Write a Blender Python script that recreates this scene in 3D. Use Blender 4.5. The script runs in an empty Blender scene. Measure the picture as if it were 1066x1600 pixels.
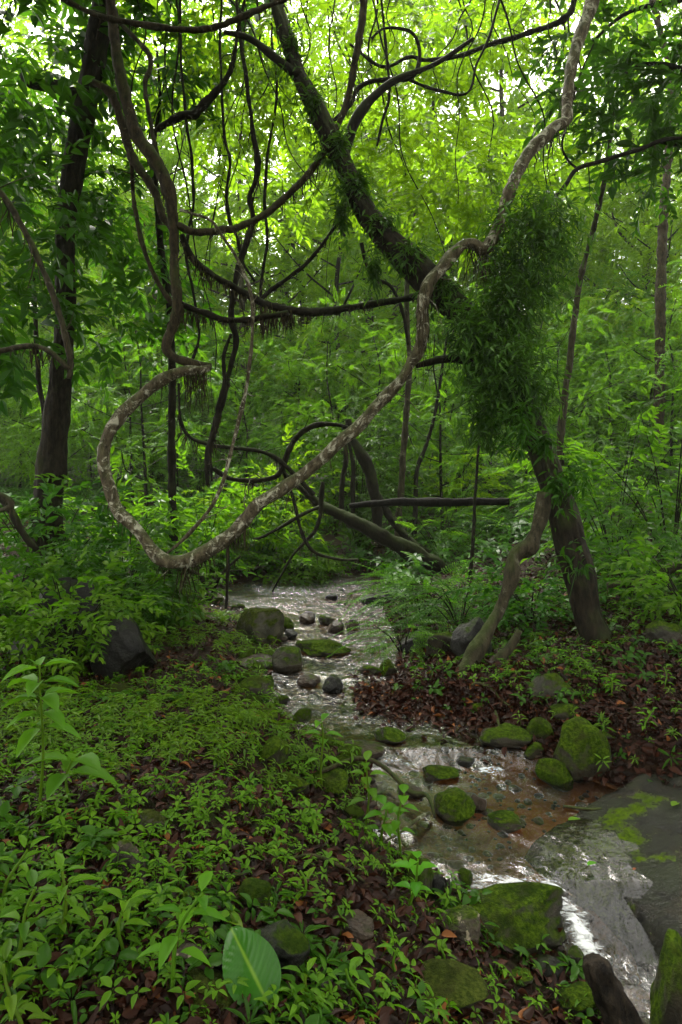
import bpy, math, random
import numpy as np
from mathutils import Vector, noise as mnoise

R = math.radians
sc = bpy.context.scene
COL = sc.collection

# ------------------------------------------------------------------ camera, sky, sun, exposure
F, CX, HY, EYE = 1067.0, 533.0, 760.0, 1.5      # focal length and horizon in pixels of the 1066 x 1600 photo
cd = bpy.data.cameras.new('camera'); cam = bpy.data.objects.new('camera', cd); COL.objects.link(cam)
cd.sensor_fit = 'VERTICAL'; cd.sensor_height = 36; cd.lens = 24.0
cd.shift_y = -(800 - HY) / 1600.0
cd.clip_end = 500; cd.clip_start = 0.05
cam.location = (0, 0, EYE); cam.rotation_euler = (R(90), 0, 0)
sc.camera = cam

SUN_EL, SUN_AZ = 56, 20      # azimuth measured from +Y (the view direction) towards -X
w = bpy.data.worlds.new('World'); sc.world = w; w.use_nodes = True
nt = w.node_tree; nt.nodes.clear()
out = nt.nodes.new('ShaderNodeOutputWorld'); bg = nt.nodes.new('ShaderNodeBackground')
sky = nt.nodes.new('ShaderNodeTexSky'); sky.sky_type = 'NISHITA'; sky.sun_disc = False
sky.sun_elevation = R(SUN_EL); sky.sun_rotation = R(-SUN_AZ); sky.dust_density = 4; sky.air_density = 1.4
hsv = nt.nodes.new('ShaderNodeHueSaturation'); hsv.inputs['Saturation'].default_value = 0.1
nt.links.new(sky.outputs[0], hsv.inputs['Color']); hsv.inputs['Hue'].default_value = .5
wm = nt.nodes.new('ShaderNodeMix'); wm.data_type = 'RGBA'; wm.blend_type = 'MULTIPLY'; wm.inputs[0].default_value = 1; wm.inputs[7].default_value = (1, .97, .88, 1)
nt.links.new(hsv.outputs[0], wm.inputs[6]); nt.links.new(wm.outputs[2], bg.inputs[0])
bg.inputs[1].default_value = 0.15
nt.links.new(bg.outputs[0], out.inputs[0])
ld = bpy.data.lights.new('sun', 'SUN'); ld.energy = 1.5; ld.angle = R(14); ld.color = (1, 0.96, 0.88)
sun = bpy.data.objects.new('sun', ld); COL.objects.link(sun)
sd = Vector((-math.sin(R(SUN_AZ)) * math.cos(R(SUN_EL)), math.cos(R(SUN_AZ)) * math.cos(R(SUN_EL)), math.sin(R(SUN_EL))))
sun.rotation_euler = (-sd).to_track_quat('-Z', 'Y').to_euler()
vs = sc.view_settings
sc.display_settings.display_device = 'sRGB'
vs.view_transform = 'Standard'; vs.look = 'None'; vs.gamma = 1; vs.use_curve_mapping = False
vs.exposure = 2.35
cy = sc.cycles
cy.use_denoising = True; cy.max_bounces = 16; cy.diffuse_bounces = 10; cy.glossy_bounces = 3
cy.transmission_bounces = 10; cy.transparent_max_bounces = 8; cy.sample_clamp_indirect = 6
cy.caustics_reflective = False; cy.caustics_refractive = False

# ------------------------------------------------------------------ numpy mesh helpers
def rng_(s): return np.random.default_rng(s)

class MB:
    """collects triangles; build() links them as ONE mesh object"""
    def __init__(s): s.v, s.f, s.a, s.n, s.b = [], [], [], 0, []
    def add(s, v, f, a=0.5, b=0.0):
        v = np.asarray(v, dtype=np.float32); f = np.asarray(f, dtype=np.int32)
        s.v.append(v); s.f.append(f + s.n)
        s.a.append(np.full(len(v), a, np.float32) if np.isscalar(a) else np.asarray(a, np.float32))
        s.b.append(np.full(len(v), b, np.float32) if np.isscalar(b) else np.asarray(b, np.float32))
        s.n += len(v); return s
    def mesh(s, name, mat, base=(0, 0, 0), smooth=True):
        v = np.concatenate(s.v) - np.asarray(base, np.float32); f = np.concatenate(s.f)
        me = bpy.data.meshes.new(name)
        me.vertices.add(len(v)); me.vertices.foreach_set('co', v.ravel())
        me.loops.add(f.size); me.loops.foreach_set('vertex_index', f.ravel())
        me.polygons.add(len(f))
        me.polygons.foreach_set('loop_start', np.arange(0, f.size, 3, dtype=np.int32))
        me.polygons.foreach_set('use_smooth', np.full(len(f), smooth))
        at = me.attributes.new('rnd', 'FLOAT', 'POINT'); at.data.foreach_set('value', np.concatenate(s.a))
        at = me.attributes.new('msk', 'FLOAT', 'POINT'); at.data.foreach_set('value', np.concatenate(s.b))
        me.update(calc_edges=True); me.validate()
        if mat: me.materials.append(mat)
        return me
    def build(s, name, mat, parent=None, base=(0, 0, 0), smooth=True):
        o = bpy.data.objects.new(name, s.mesh(name, mat, base, smooth)); COL.objects.link(o)
        if parent: o.parent = parent
        else: o.location = base
        return o

def tag(o, label=None, cat=None, group=None, kind=None):
    if label: o['label'] = label
    if cat: o['category'] = cat
    if group: o['group'] = group
    if kind: o['kind'] = kind
    return o

def thing(name, label, cat, loc=(0, 0, 0), group=None):
    o = bpy.data.objects.new(name, None); COL.objects.link(o); o.location = [float(c) for c in loc]
    o.empty_display_size = 0.1
    return tag(o, label, cat, group)

def dup(root, loc, rz, s, label=None, group=None):
    r = root.copy(); COL.objects.link(r); r.location = [float(c) for c in loc]; r.rotation_euler = (0, 0, rz); r.scale = (s, s, s)
    if label: r['label'] = label
    if group: r['group'] = group
    for ch in root.children:
        c = ch.copy(); COL.objects.link(c); c.parent = r
    return r

def norm(a): return a / np.maximum(np.linalg.norm(a, axis=-1, keepdims=True), 1e-9)

def bases(d, up=None, roll=None):
    """N x 3 x 3 matrices (columns): x along d, z near up"""
    d = norm(np.asarray(d, float)); n = len(d)
    up = np.tile([0, 0, 1.0], (n, 1)) if up is None else np.asarray(up, float)
    y = np.cross(up, d); bad = np.linalg.norm(y, axis=1) < 1e-3; y[bad] = [0, 1, 0]; y = norm(y)
    z = np.cross(d, y)
    if roll is not None:
        c, s = np.cos(roll)[:, None], np.sin(roll)[:, None]
        y, z = y * c + z * s, z * c - y * s
    return np.stack([d, y, z], axis=2)

def inst(tmpl, M, loc, scale, r=None, keep=0.0, g=None):
    """place template (v, f, a) N times -> v, f, a"""
    tv, tf, ta = tmpl; N = len(loc); n = len(tv)
    scale = np.broadcast_to(np.asarray(scale, float), (N,))
    v = np.einsum('nij,kj->nki', M, tv) * scale[:, None, None] + np.asarray(loc)[:, None, :]
    f = tf[None] + (np.arange(N) * n)[:, None, None]
    a = np.tile(ta, (N, 1))
    if r is not None: a = a * keep + np.asarray(r)[:, None] * (1 - keep)
    return v.reshape(-1, 3), f.reshape(-1, 3), a.ravel()

# ---- leaf templates, length 1 along +x
def leaf_t(wd=0.4, fold=0.12, droop=0.2, hi=True, tip=0.0):
    if not hi:
        v = np.array([[0, 0, 0], [.45, wd / 2, fold * .5], [.45, -wd / 2, fold * .5], [1, 0, -droop]])
        f = np.array([[0, 2, 1], [1, 2, 3]])
    else:
        xs = np.array([0, .12, .35, .62, .85, 1.0]); ws = np.array([0, .55, 1, .86, .42, 0]) * wd / 2
        if tip: ws = np.array([0, .55, .95, 1.0, .6, 0]) * wd / 2
        v = [[0, 0, 0]]
        for x, q in zip(xs[1:-1], ws[1:-1]):
            z = -droop * x * x
            v += [[x, q, z + fold * q / wd * 2], [x, 0, z], [x, -q, z + fold * q / wd * 2]]
        v.append([1, 0, -droop]); v = np.array(v)
        f = [[0, 2, 1], [0, 3, 2]]
        for k in range(3):
            a = 1 + 3 * k; b = a + 3
            f += [[a, a + 1, b], [a + 1, b + 1, b], [a + 1, a + 2, b + 1], [a + 2, b + 2, b + 1]]
        f += [[10, 11, 13], [11, 12, 13]]
        f = np.array(f)
    return v, f, np.full(len(v), .5)

def stick(p, q, r0, r1, sides=3):
    p, q = np.asarray(p, float), np.asarray(q, float)
    M = bases((q - p)[None])[0]
    an = np.arange(sides) * 2 * math.pi / sides
    ring = np.outer(np.cos(an), M[:, 1]) + np.outer(np.sin(an), M[:, 2])
    v = np.concatenate([p + ring * r0, q + ring * r1]); f = []
    for k in range(sides):
        j = (k + 1) % sides
        f += [[k, j, sides + k], [j, sides + j, sides + k]]
    return v, np.array(f)

def cat(parts):
    v, f, a, n = [], [], [], 0
    for p in parts:
        v.append(p[0]); f.append(p[1] + n); a.append(p[2] if len(p) > 2 else np.full(len(p[0]), .08)); n += len(p[0])
    return np.concatenate(v), np.concatenate(f), np.concatenate(a)

def spray_t(seed, n=12, L=0.5, leaf=0.16, wd=.4, hi=False, droop=.25, tw=0.004, flat=.25):
    """a twig with alternate leaves, along +x"""
    r = rng_(seed); t = np.linspace(.12, 1, n)
    pos = np.stack([t * L, .04 * L * np.sin(t * 5), -droop * L * t * t], 1)
    side = np.where(np.arange(n) % 2, 1, -1)
    ang = R(50) + r.normal(0, .25, n); ang[-1] = .1
    d = np.stack([np.cos(ang), np.sin(ang) * side, r.normal(-.15, flat, n)], 1)
    up = np.stack([r.normal(0, .35, n), r.normal(0, .35, n), np.ones(n)], 1)
    lf = leaf_t(wd, .12, .22, hi)
    g = inst(lf, bases(d, up), pos, leaf * r.uniform(.65, 1.15, n), r.uniform(0, 1, n))
    st = [stick(pos[k], pos[k + 1], tw, tw * .8) for k in range(0, n - 1)] if tw else []
    return cat([g] + st)

def frond_t(seed, n=11, L=.5, leaf=.09, wd=.36, droop=.3, hi=False, taper=True):
    """pinnate compound leaf"""
    r = rng_(seed); t = np.linspace(.18, 1, n); P_, D_, S_ = [], [], []
    for k, q in enumerate(t):
        for sgn in (1, -1):
            P_.append([q * L, 0, -droop * L * q * q]); D_.append([.45, sgn * 1.0, r.normal(-.15, .12)])
            S_.append(leaf * ((1 - .55 * abs(q - .45) / .55) if taper else 1) * r.uniform(.85, 1.1))
    P_.append([L, 0, -droop * L]); D_.append([1, 0, -.4]); S_.append(leaf)
    n2 = len(P_)
    g = inst(leaf_t(wd, .1, .18, hi), bases(D_, np.stack([r.normal(0, .15, n2), r.normal(0, .15, n2), np.ones(n2)], 1)), P_, S_, r.uniform(0, 1, n2))
    tt = np.linspace(0, 1, 6); pp = np.stack([tt * L, tt * 0, -droop * L * tt * tt], 1)
    return cat([g] + [stick(pp[k], pp[k + 1], .004 * L * 2, .003 * L * 2) for k in range(5)])

def catmull(P, step):
    P = np.asarray(P, float)
    P = np.vstack([2 * P[0] - P[1], P, 2 * P[-1] - P[-2]]); outp = []
    for k in range(1, len(P) - 2):
        L = np.linalg.norm(P[k + 1, :3] - P[k, :3]); m = max(2, int(L / step))
        t = np.linspace(0, 1, m, endpoint=False)[:, None]
        a, b, c, d = P[k - 1], P[k], P[k + 1], P[k + 2]
        outp.append(.5 * (2 * b + (c - a) * t + (2 * a - 5 * b + 4 * c - d) * t ** 2 + (3 * b - a - 3 * c + d) * t ** 3))
    outp.append(P[-2][None]); return np.vstack(outp)

def fbm(p, s, o=3):
    """cheap smooth noise from sines, p N x 3 -> N (about -1..1)"""
    r = rng_(s); z = 0; a = 1
    for k in range(o):
        W = r.normal(0, 1, (4, 3)) * (1.9 ** k); ph = r.uniform(0, 6.28, 4)
        z = z + a * np.sin(p @ W.T + ph).sum(1) / 2.2; a *= .55
    return z / 1.6

def tube(pts, sides=10, step=.035, knob=.12, seed=1, freq=9, wob=0.0, cap=True, ridge=0.0):
    """pts: rows x y z radius -> v, f, rnd (length coord noise), path"""
    C = catmull(pts, step); p, r = C[:, :3].copy(), np.maximum(C[:, 3], .001)
    if wob: p += np.stack([fbm(p * 3, seed + k) for k in range(3)], 1) * wob
    T = norm(np.gradient(p, axis=0)); n = len(p)
    N = np.zeros((n, 3)); u = np.cross(T[0], [.3, .2, 1]); N[0] = u / np.linalg.norm(u)
    for k in range(1, n):
        q = N[k - 1] - T[k] * (N[k - 1] @ T[k]); N[k] = q / np.linalg.norm(q)
    B = np.cross(T, N); an = np.arange(sides) * 2 * math.pi / sides
    dirs = N[:, None] * np.cos(an)[None, :, None] + B[:, None] * np.sin(an)[None, :, None]
    base = p[:, None] + dirs * r[:, None, None]
    q = base.reshape(-1, 3)
    nz = fbm(q * freq, seed, 3).reshape(n, sides) * knob + fbm(p * freq * .5, seed + 5, 2)[:, None] * knob * .8
    if ridge:
        sl_ = np.cumsum(np.r_[0, np.linalg.norm(np.diff(p, axis=0), axis=1)])
        cc = np.stack([np.repeat(np.cos(an)[None], n, 0) * 5, np.repeat(np.sin(an)[None], n, 0) * 5, np.repeat(sl_[:, None], sides, 1) * 3], 2).reshape(-1, 3)
        nz = nz + ridge * (1 - 2 * np.abs(fbm(cc, seed + 3, 3))).reshape(n, sides)
    v = (p[:, None] + dirs * (r[:, None] * (1 + nz))[:, :, None]).reshape(-1, 3)
    k = np.arange(n - 1)[:, None]; j = np.arange(sides)[None]; j2 = (j + 1) % sides
    a, b, c, d = k * sides + j, k * sides + j2, (k + 1) * sides + j, (k + 1) * sides + j2
    f = np.concatenate([np.stack([a, b, c], 2).reshape(-1, 3), np.stack([b, d, c], 2).reshape(-1, 3)])
    if cap:
        v = np.vstack([v, p[0], p[-1]]); m = n * sides
        f = np.vstack([f, [[(x + 1) % sides, x, m] for x in range(sides)], [[m - sides + x, m - sides + (x + 1) % sides, m + 1] for x in range(sides)]])
    return v, f, np.clip(.5 + .5 * fbm(v * 4, seed + 9), 0, 1), C

def fringe(mb, C, dens, length, seed, wd=.007):
    """hanging rootlets and moss under a vine"""
    r = rng_(seed); L = np.linalg.norm(np.diff(C[:, :3], axis=0), axis=1).sum(); n = int(L * dens * 2.2)
    if n < 1: return
    k = r.integers(0, len(C), n); p = C[k, :3] + r.normal(0, 1, (n, 3)) * C[k, 3:4] * .5; p[:, 2] -= C[k, 3] * .6
    cl = np.clip(.7 + 1.5 * fbm(C[k, :3] * 5, seed), .12, 2.6)
    ln = length * cl * r.uniform(.3, 1.2, n)
    a = r.uniform(0, 6.28, n); s = np.stack([np.cos(a), np.sin(a), a * 0], 1) * wd * r.uniform(.5, 1.3, (n, 1))
    m = p + np.stack([r.normal(0, .12, n) * ln, r.normal(0, .12, n) * ln, -ln * .55], 1)
    e = m + np.stack([r.normal(0, .1, n) * ln, r.normal(0, .1, n) * ln, -ln * .45], 1)
    v = np.stack([p - s, p + s, m - s * .7, m + s * .7, e], 1).reshape(-1, 3)
    f = np.array([[0, 1, 2], [1, 3, 2], [2, 3, 4]])[None] + (np.arange(n) * 5)[:, None, None]
    mb.add(v, f.reshape(-1, 3), np.repeat(r.uniform(0, 1, n), 5))

# ------------------------------------------------------------------ materials
def new_mat(name):
    m = bpy.data.materials.new(name); m.use_nodes = True; t = m.node_tree; t.nodes.clear()
    o = t.nodes.new('ShaderNodeOutputMaterial'); return m, t, o
def N(t, typ, **kw):
    n = t.nodes.new(typ)
    for k, v in kw.items():
        if k in n.inputs: n.inputs[k].default_value = v
        else: setattr(n, k, v)
    return n
def rgb(c): return (c[0], c[1], c[2], 1)
def mix(t, fac, a, b, mode='MIX'):
    n = t.nodes.new('ShaderNodeMix'); n.data_type = 'RGBA'; n.blend_type = mode
    for i, x in ((0, fac), (6, a), (7, b)):
        if hasattr(x, 'is_output'): t.links.new(x, n.inputs[i])
        elif i == 0: n.inputs[0].default_value = x
        else: n.inputs[i].default_value = rgb(x)
    return n.outputs[2]
def noise_(t, scale, detail=5, rough=.55, vec=None, dist=0.0):
    n = N(t, 'ShaderNodeTexNoise', Scale=scale, Detail=detail, Roughness=rough, Distortion=dist)
    if vec: t.links.new(vec, n.inputs['Vector'])
    return n.outputs['Fac']
def ramp(t, x, lo, hi):
    n = N(t, 'ShaderNodeMapRange', interpolation_type='SMOOTHSTEP'); n.inputs[1].default_value = lo; n.inputs[2].default_value = hi
    t.links.new(x, n.inputs[0]); return n.outputs[0]
def math_(t, op, a, b=0.5):
    n = t.nodes.new('ShaderNodeMath'); n.operation = op
    for i, x in ((0, a), (1, b)):
        if hasattr(x, 'is_output'): t.links.new(x, n.inputs[i])
        else: n.inputs[i].default_value = x
    return n.outputs[0]
def attr(t, nm): return N(t, 'ShaderNodeAttribute', attribute_name=nm).outputs['Fac']

def leaf_mat(name, dark, light, trans, tfac=.45, rough=.38, vary=.35, spec=.12, accent=None):
    m, t, o = new_mat(name)
    a = attr(t, 'rnd'); col = mix(t, a, dark, light)
    if accent: col = mix(t, ramp(t, a, .72, .8), col, accent)
    oi = N(t, 'ShaderNodeObjectInfo').outputs['Random']
    h = N(t, 'ShaderNodeHueSaturation'); t.links.new(col, h.inputs['Color'])
    t.links.new(math_(t, 'ADD', math_(t, 'MULTIPLY', oi, vary), 1 - vary / 2), h.inputs['Value'])
    t.links.new(math_(t, 'ADD', math_(t, 'MULTIPLY', oi, .03), .485), h.inputs['Hue'])
    p = N(t, 'ShaderNodeBsdfPrincipled', Roughness=rough); t.links.new(h.outputs[0], p.inputs['Base Color'])
    p.inputs['Specular IOR Level'].default_value = spec
    tr = N(t, 'ShaderNodeBsdfTranslucent')
    t.links.new(mix(t, a, [c * .6 for c in trans], trans), tr.inputs['Color'])
    ms = N(t, 'ShaderNodeMixShader'); ms.inputs[0].default_value = tfac
    t.links.new(p.outputs[0], ms.inputs[1]); t.links.new(tr.outputs[0], ms.inputs[2]); t.links.new(ms.outputs[0], o.inputs[0])
    return m

def bark_mat(name, dark, light, patch=None, pscale=7, moss=0.0, rough=.8, bump=.6, lo=.55, hi=.66):
    m, t, o = new_mat(name); tc = N(t, 'ShaderNodeTexCoord').outputs['Object']
    mp = N(t, 'ShaderNodeMapping'); mp.inputs['Scale'].default_value = (1, 1, .35); t.links.new(tc, mp.inputs[0])
    n1 = noise_(t, 28, 8, .65, mp.outputs[0]); n2 = noise_(t, pscale, 8, .72, tc, .8); n3 = noise_(t, 2.2, 4, .6, tc)
    col = mix(t, ramp(t, n1, .3, .7), dark, light)
    if patch: col = mix(t, ramp(t, n2, lo, hi), col, patch)
    col = mix(t, ramp(t, noise_(t, 46, 6, .7, mp.outputs[0], 1.2), .56, .66), col, [c * .5 for c in dark])
    if moss:
        g = N(t, 'ShaderNodeNewGeometry'); sx = N(t, 'ShaderNodeSeparateXYZ'); t.links.new(g.outputs['Normal'], sx.inputs[0])
        f = math_(t, 'ADD', math_(t, 'MULTIPLY', sx.outputs[2], .35), n3)
        col = mix(t, math_(t, 'MULTIPLY', ramp(t, f, .5, .8), moss), col, (.035, .06, .008))
    p = N(t, 'ShaderNodeBsdfPrincipled', Roughness=rough); t.links.new(col, p.inputs['Base Color']); p.inputs['Specular IOR Level'].default_value = .12
    b = N(t, 'ShaderNodeBump', Strength=bump, Distance=.02); t.links.new(n1, b.inputs['Height']); t.links.new(b.outputs[0], p.inputs['Normal'])
    t.links.new(p.outputs[0], o.inputs[0]); return m

def rock_mat(name, dark, light, moss=.5, mosscol=((.011, .026, .002), (.048, .080, .004)), rough=.45, speck=None, edge=.12):
    """moss: share of moss, 0 none .. 1 everywhere on top"""
    m, t, o = new_mat(name); tc = N(t, 'ShaderNodeTexCoord').outputs['Object']
    oi = N(t, 'ShaderNodeObjectInfo'); ad = N(t, 'ShaderNodeVectorMath', operation='ADD'); t.links.new(tc, ad.inputs[0]); t.links.new(oi.outputs['Location'], ad.inputs[1])
    v = ad.outputs[0]
    n1 = noise_(t, 9, 8, .65, v); n2 = noise_(t, 55, 6, .7, v); n3 = noise_(t, 5, 6, .62, v, .4); n4 = noise_(t, 140, 3, .6, v)
    col = mix(t, ramp(t, n1, .32, .68), dark, light); col = mix(t, math_(t, 'MULTIPLY', ramp(t, n2, .52, .66), .5), col, [c * .4 for c in dark])
    if speck: col = mix(t, ramp(t, noise_(t, 24, 4, .7, v), .57, .63), col, speck)
    g = N(t, 'ShaderNodeNewGeometry'); sx = N(t, 'ShaderNodeSeparateXYZ'); t.links.new(g.outputs['Normal'], sx.inputs[0])
    f = math_(t, 'ADD', math_(t, 'MULTIPLY', sx.outputs[2], .38), n3)
    mm = ramp(t, f, 1.12 - moss * .55 - edge, 1.12 - moss * .55 + edge)
    mc = mix(t, ramp(t, n2, .35, .65), mosscol[0], mosscol[1]); mc = mix(t, ramp(t, n1, .45, .75), mc, (.020, .022, .006)); mc = mix(t, math_(t, 'MULTIPLY', ramp(t, noise_(t, 3.2, 6, .7, v, 1), .5, .62), .7), mc, [c * .5 for c in mosscol[0]])
    col = mix(t, mm, col, mc)
    p = N(t, 'ShaderNodeBsdfPrincipled'); t.links.new(col, p.inputs['Base Color'])
    t.links.new(math_(t, 'ADD', math_(t, 'MULTIPLY', mm, .9 - rough), rough), p.inputs['Roughness']); t.links.new(math_(t, 'SUBTRACT', .20, math_(t, 'MULTIPLY', mm, .16)), p.inputs['Specular IOR Level'])
    hgt = math_(t, 'ADD', n2, math_(t, 'MULTIPLY', n4, math_(t, 'MULTIPLY', mm, .8)))
    b = N(t, 'ShaderNodeBump', Strength=.75, Distance=.015); t.links.new(hgt, b.inputs['Height']); t.links.new(b.outputs[0], p.inputs['Normal'])
    t.links.new(p.outputs[0], o.inputs[0]); return m

M = {}
M['leaf_canopy'] = leaf_mat('leaf_canopy', (.025, .08, .003), (.080, .165, .006), (.26, .48, .008), .55)
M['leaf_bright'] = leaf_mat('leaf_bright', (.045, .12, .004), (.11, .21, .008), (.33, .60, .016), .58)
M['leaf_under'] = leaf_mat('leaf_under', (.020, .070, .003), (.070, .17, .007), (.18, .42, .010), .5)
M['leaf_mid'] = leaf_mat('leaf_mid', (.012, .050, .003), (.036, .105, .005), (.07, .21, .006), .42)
M['leaf_dark'] = leaf_mat('leaf_dark', (.010, .030, .004), (.046, .105, .009), (.09, .22, .008), .36, .5)
M['leaf_seed'] = leaf_mat('leaf_seed', (.020, .080, .002), (.095, .21, .005), (.12, .34, .008), .38, .5)
M['leaf_grass'] = leaf_mat('leaf_grass', (.04, .10, .006), (.10, .19, .012), (.16, .30, .012), .38)
M['leaf_fresh'] = leaf_mat('leaf_fresh', (.035, .13, .003), (.08, .21, .007), (.15, .38, .01), .38, .45)
M['leaf_litter'] = leaf_mat('leaf_litter', (.006, .0026, .0014), (.060, .020, .009), (.05, .014, .005), .12, .5, spec=.12, accent=(.16, .06, .014))
M['rootlet'] = leaf_mat('rootlet', (.012, .010, .006), (.05, .04, .02), (.05, .05, .02), .2, .9)
M['bark_pale'] = bark_mat('bark_pale', (.022, .018, .010), (.10, .082, .050), (.34, .33, .25), 10, .4, bump=1.0, lo=.50, hi=.62)
M['bark_brown'] = bark_mat('bark_brown', (.008, .006, .003), (.042, .032, .016), (.11, .105, .06), 9, .5, bump=.9, lo=.60, hi=.68)
M['bark_dark'] = bark_mat('bark_dark', (.003, .0026, .0015), (.014, .0115, .006), None, 8, .35)
M['bark_grey'] = bark_mat('bark_grey', (.011, .0095, .005), (.048, .041, .024), (.11, .105, .07), 6, .55, bump=.9)
M['bark_rough'] = bark_mat('bark_rough', (.003, .0024, .0014), (.022, .017, .010), None, 8, .4, bump=1.0)
M['bark_black'] = bark_mat('bark_black', (.002, .0018, .0013), (.008, .007, .005))
M['stump'] = bark_mat('stump', (.003, .0025, .002), (.022, .016, .010), (.05, .032, .018), 14, 0, bump=1.0, lo=.6, hi=.66)
M['rock_moss'] = rock_mat('rock_moss', (.008, .007, .004), (.030, .025, .014), 1.08)
M['rock_half'] = rock_mat('rock_half', (.008, .007, .0045), (.034, .028, .018), .80, rough=.35)
M['rock_bare'] = rock_mat('rock_bare', (.009, .006, .004), (.045, .030, .019), .30, rough=.3)
M['rock_dark'] = rock_mat('rock_dark', (.0025, .0025, .002), (.009, .0085, .0065), .45, rough=.35)
M['rock_pale'] = rock_mat('rock_pale', (.014, .011, .007), (.055, .043, .028), .6, speck=(.24, .20, .14))
M['rock_wet'] = rock_mat('rock_wet', (.022, .021, .018), (.085, .08, .068), .40, rough=.16, edge=.07)
M['rock_olive'] = rock_mat('rock_olive', (.02, .02, .012), (.06, .055, .035), .95, mosscol=((.014, .022, .003), (.042, .055, .008)))

def slab_mat():
    m, t, o = new_mat('wet_slab'); v = N(t, 'ShaderNodeNewGeometry').outputs['Position']
    mp = N(t, 'ShaderNodeMapping'); mp.inputs['Scale'].default_value = (1, 2.2, 1); t.links.new(v, mp.inputs[0])
    n1 = noise_(t, 3.5, 8, .65, mp.outputs[0], .5); n2 = noise_(t, 45, 6, .7, v); n3 = noise_(t, 7, 6, .65, v, .4); n4 = noise_(t, 26, 5, .7, mp.outputs[0], 1)
    col = mix(t, ramp(t, n1, .3, .7), (.004, .004, .0025), (.017, .017, .010)); col = mix(t, math_(t, 'MULTIPLY', ramp(t, n3, .5, .65), .6), col, (.024, .019, .010))
    col = mix(t, math_(t, 'MULTIPLY', ramp(t, n1, .42, .6), .6), col, (.012, .018, .005))
    mm = ramp(t, math_(t, 'ADD', attr(t, 'msk'), math_(t, 'MULTIPLY', math_(t, 'ADD', math_(t, 'SUBTRACT', n3, .5), math_(t, 'MULTIPLY', math_(t, 'SUBTRACT', n2, .5), .6)), 3.0)), .45, 1.1)
    col = mix(t, mm, col, mix(t, ramp(t, n2, .35, .65), (.016, .034, .002), (.062, .10, .005)))
    p = N(t, 'ShaderNodeBsdfPrincipled'); t.links.new(col, p.inputs['Base Color'])
    t.links.new(math_(t, 'ADD', math_(t, 'MULTIPLY', mm, .65), .10), p.inputs['Roughness']); t.links.new(math_(t, 'SUBTRACT', .22, math_(t, 'MULTIPLY', mm, .19)), p.inputs['Specular IOR Level'])
    b = N(t, 'ShaderNodeBump', Strength=.8, Distance=.02); t.links.new(math_(t, 'ADD', n4, math_(t, 'MULTIPLY', n2, .4)), b.inputs['Height']); t.links.new(b.outputs[0], p.inputs['Normal'])
    t.links.new(p.outputs[0], o.inputs[0]); return m
def ground_mat():
    m, t, o = new_mat('soil'); tc = N(t, 'ShaderNodeNewGeometry').outputs['Position']
    n1 = noise_(t, 2.2, 7, .6, tc); n2 = noise_(t, 34, 8, .7, tc); n3 = noise_(t, 130, 3, .6, tc)
    bank = mix(t, ramp(t, n2, .35, .68), (.007, .004, .002), (.028, .014, .007))
    bank = mix(t, ramp(t, n1, .55, .66), bank, (.03, .045, .008))
    vo = N(t, 'ShaderNodeTexVoronoi', Scale=26.0); t.links.new(tc, vo.inputs['Vector'])
    bed = mix(t, ramp(t, n2, .3, .7), (.035, .020, .007), (.13, .072, .025))
    bed = mix(t, ramp(t, vo.outputs['Distance'], .35, .0), bed, (.06, .048, .034))
    dv = N(t, 'ShaderNodeVectorMath', operation='DISTANCE'); t.links.new(tc, dv.inputs[0]); dv.inputs[1].default_value = (1.15, 3.95, -.3)
    bed = mix(t, ramp(t, math_(t, 'ADD', dv.outputs['Value'], math_(t, 'MULTIPLY', n1, .5)), 1.0, .45), bed, (.17, .062, .010))
    col = mix(t, attr(t, 'msk'), bank, bed)
    p = N(t, 'ShaderNodeBsdfPrincipled', Roughness=.75); p.inputs['Specular IOR Level'].default_value = .12; t.links.new(col, p.inputs['Base Color'])
    b = N(t, 'ShaderNodeBump', Strength=.8, Distance=.03); t.links.new(math_(t, 'ADD', n2, math_(t, 'MULTIPLY', n3, .4)), b.inputs['Height'])
    t.links.new(b.outputs[0], p.inputs['Normal']); t.links.new(p.outputs[0], o.inputs[0]); return m

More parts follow.
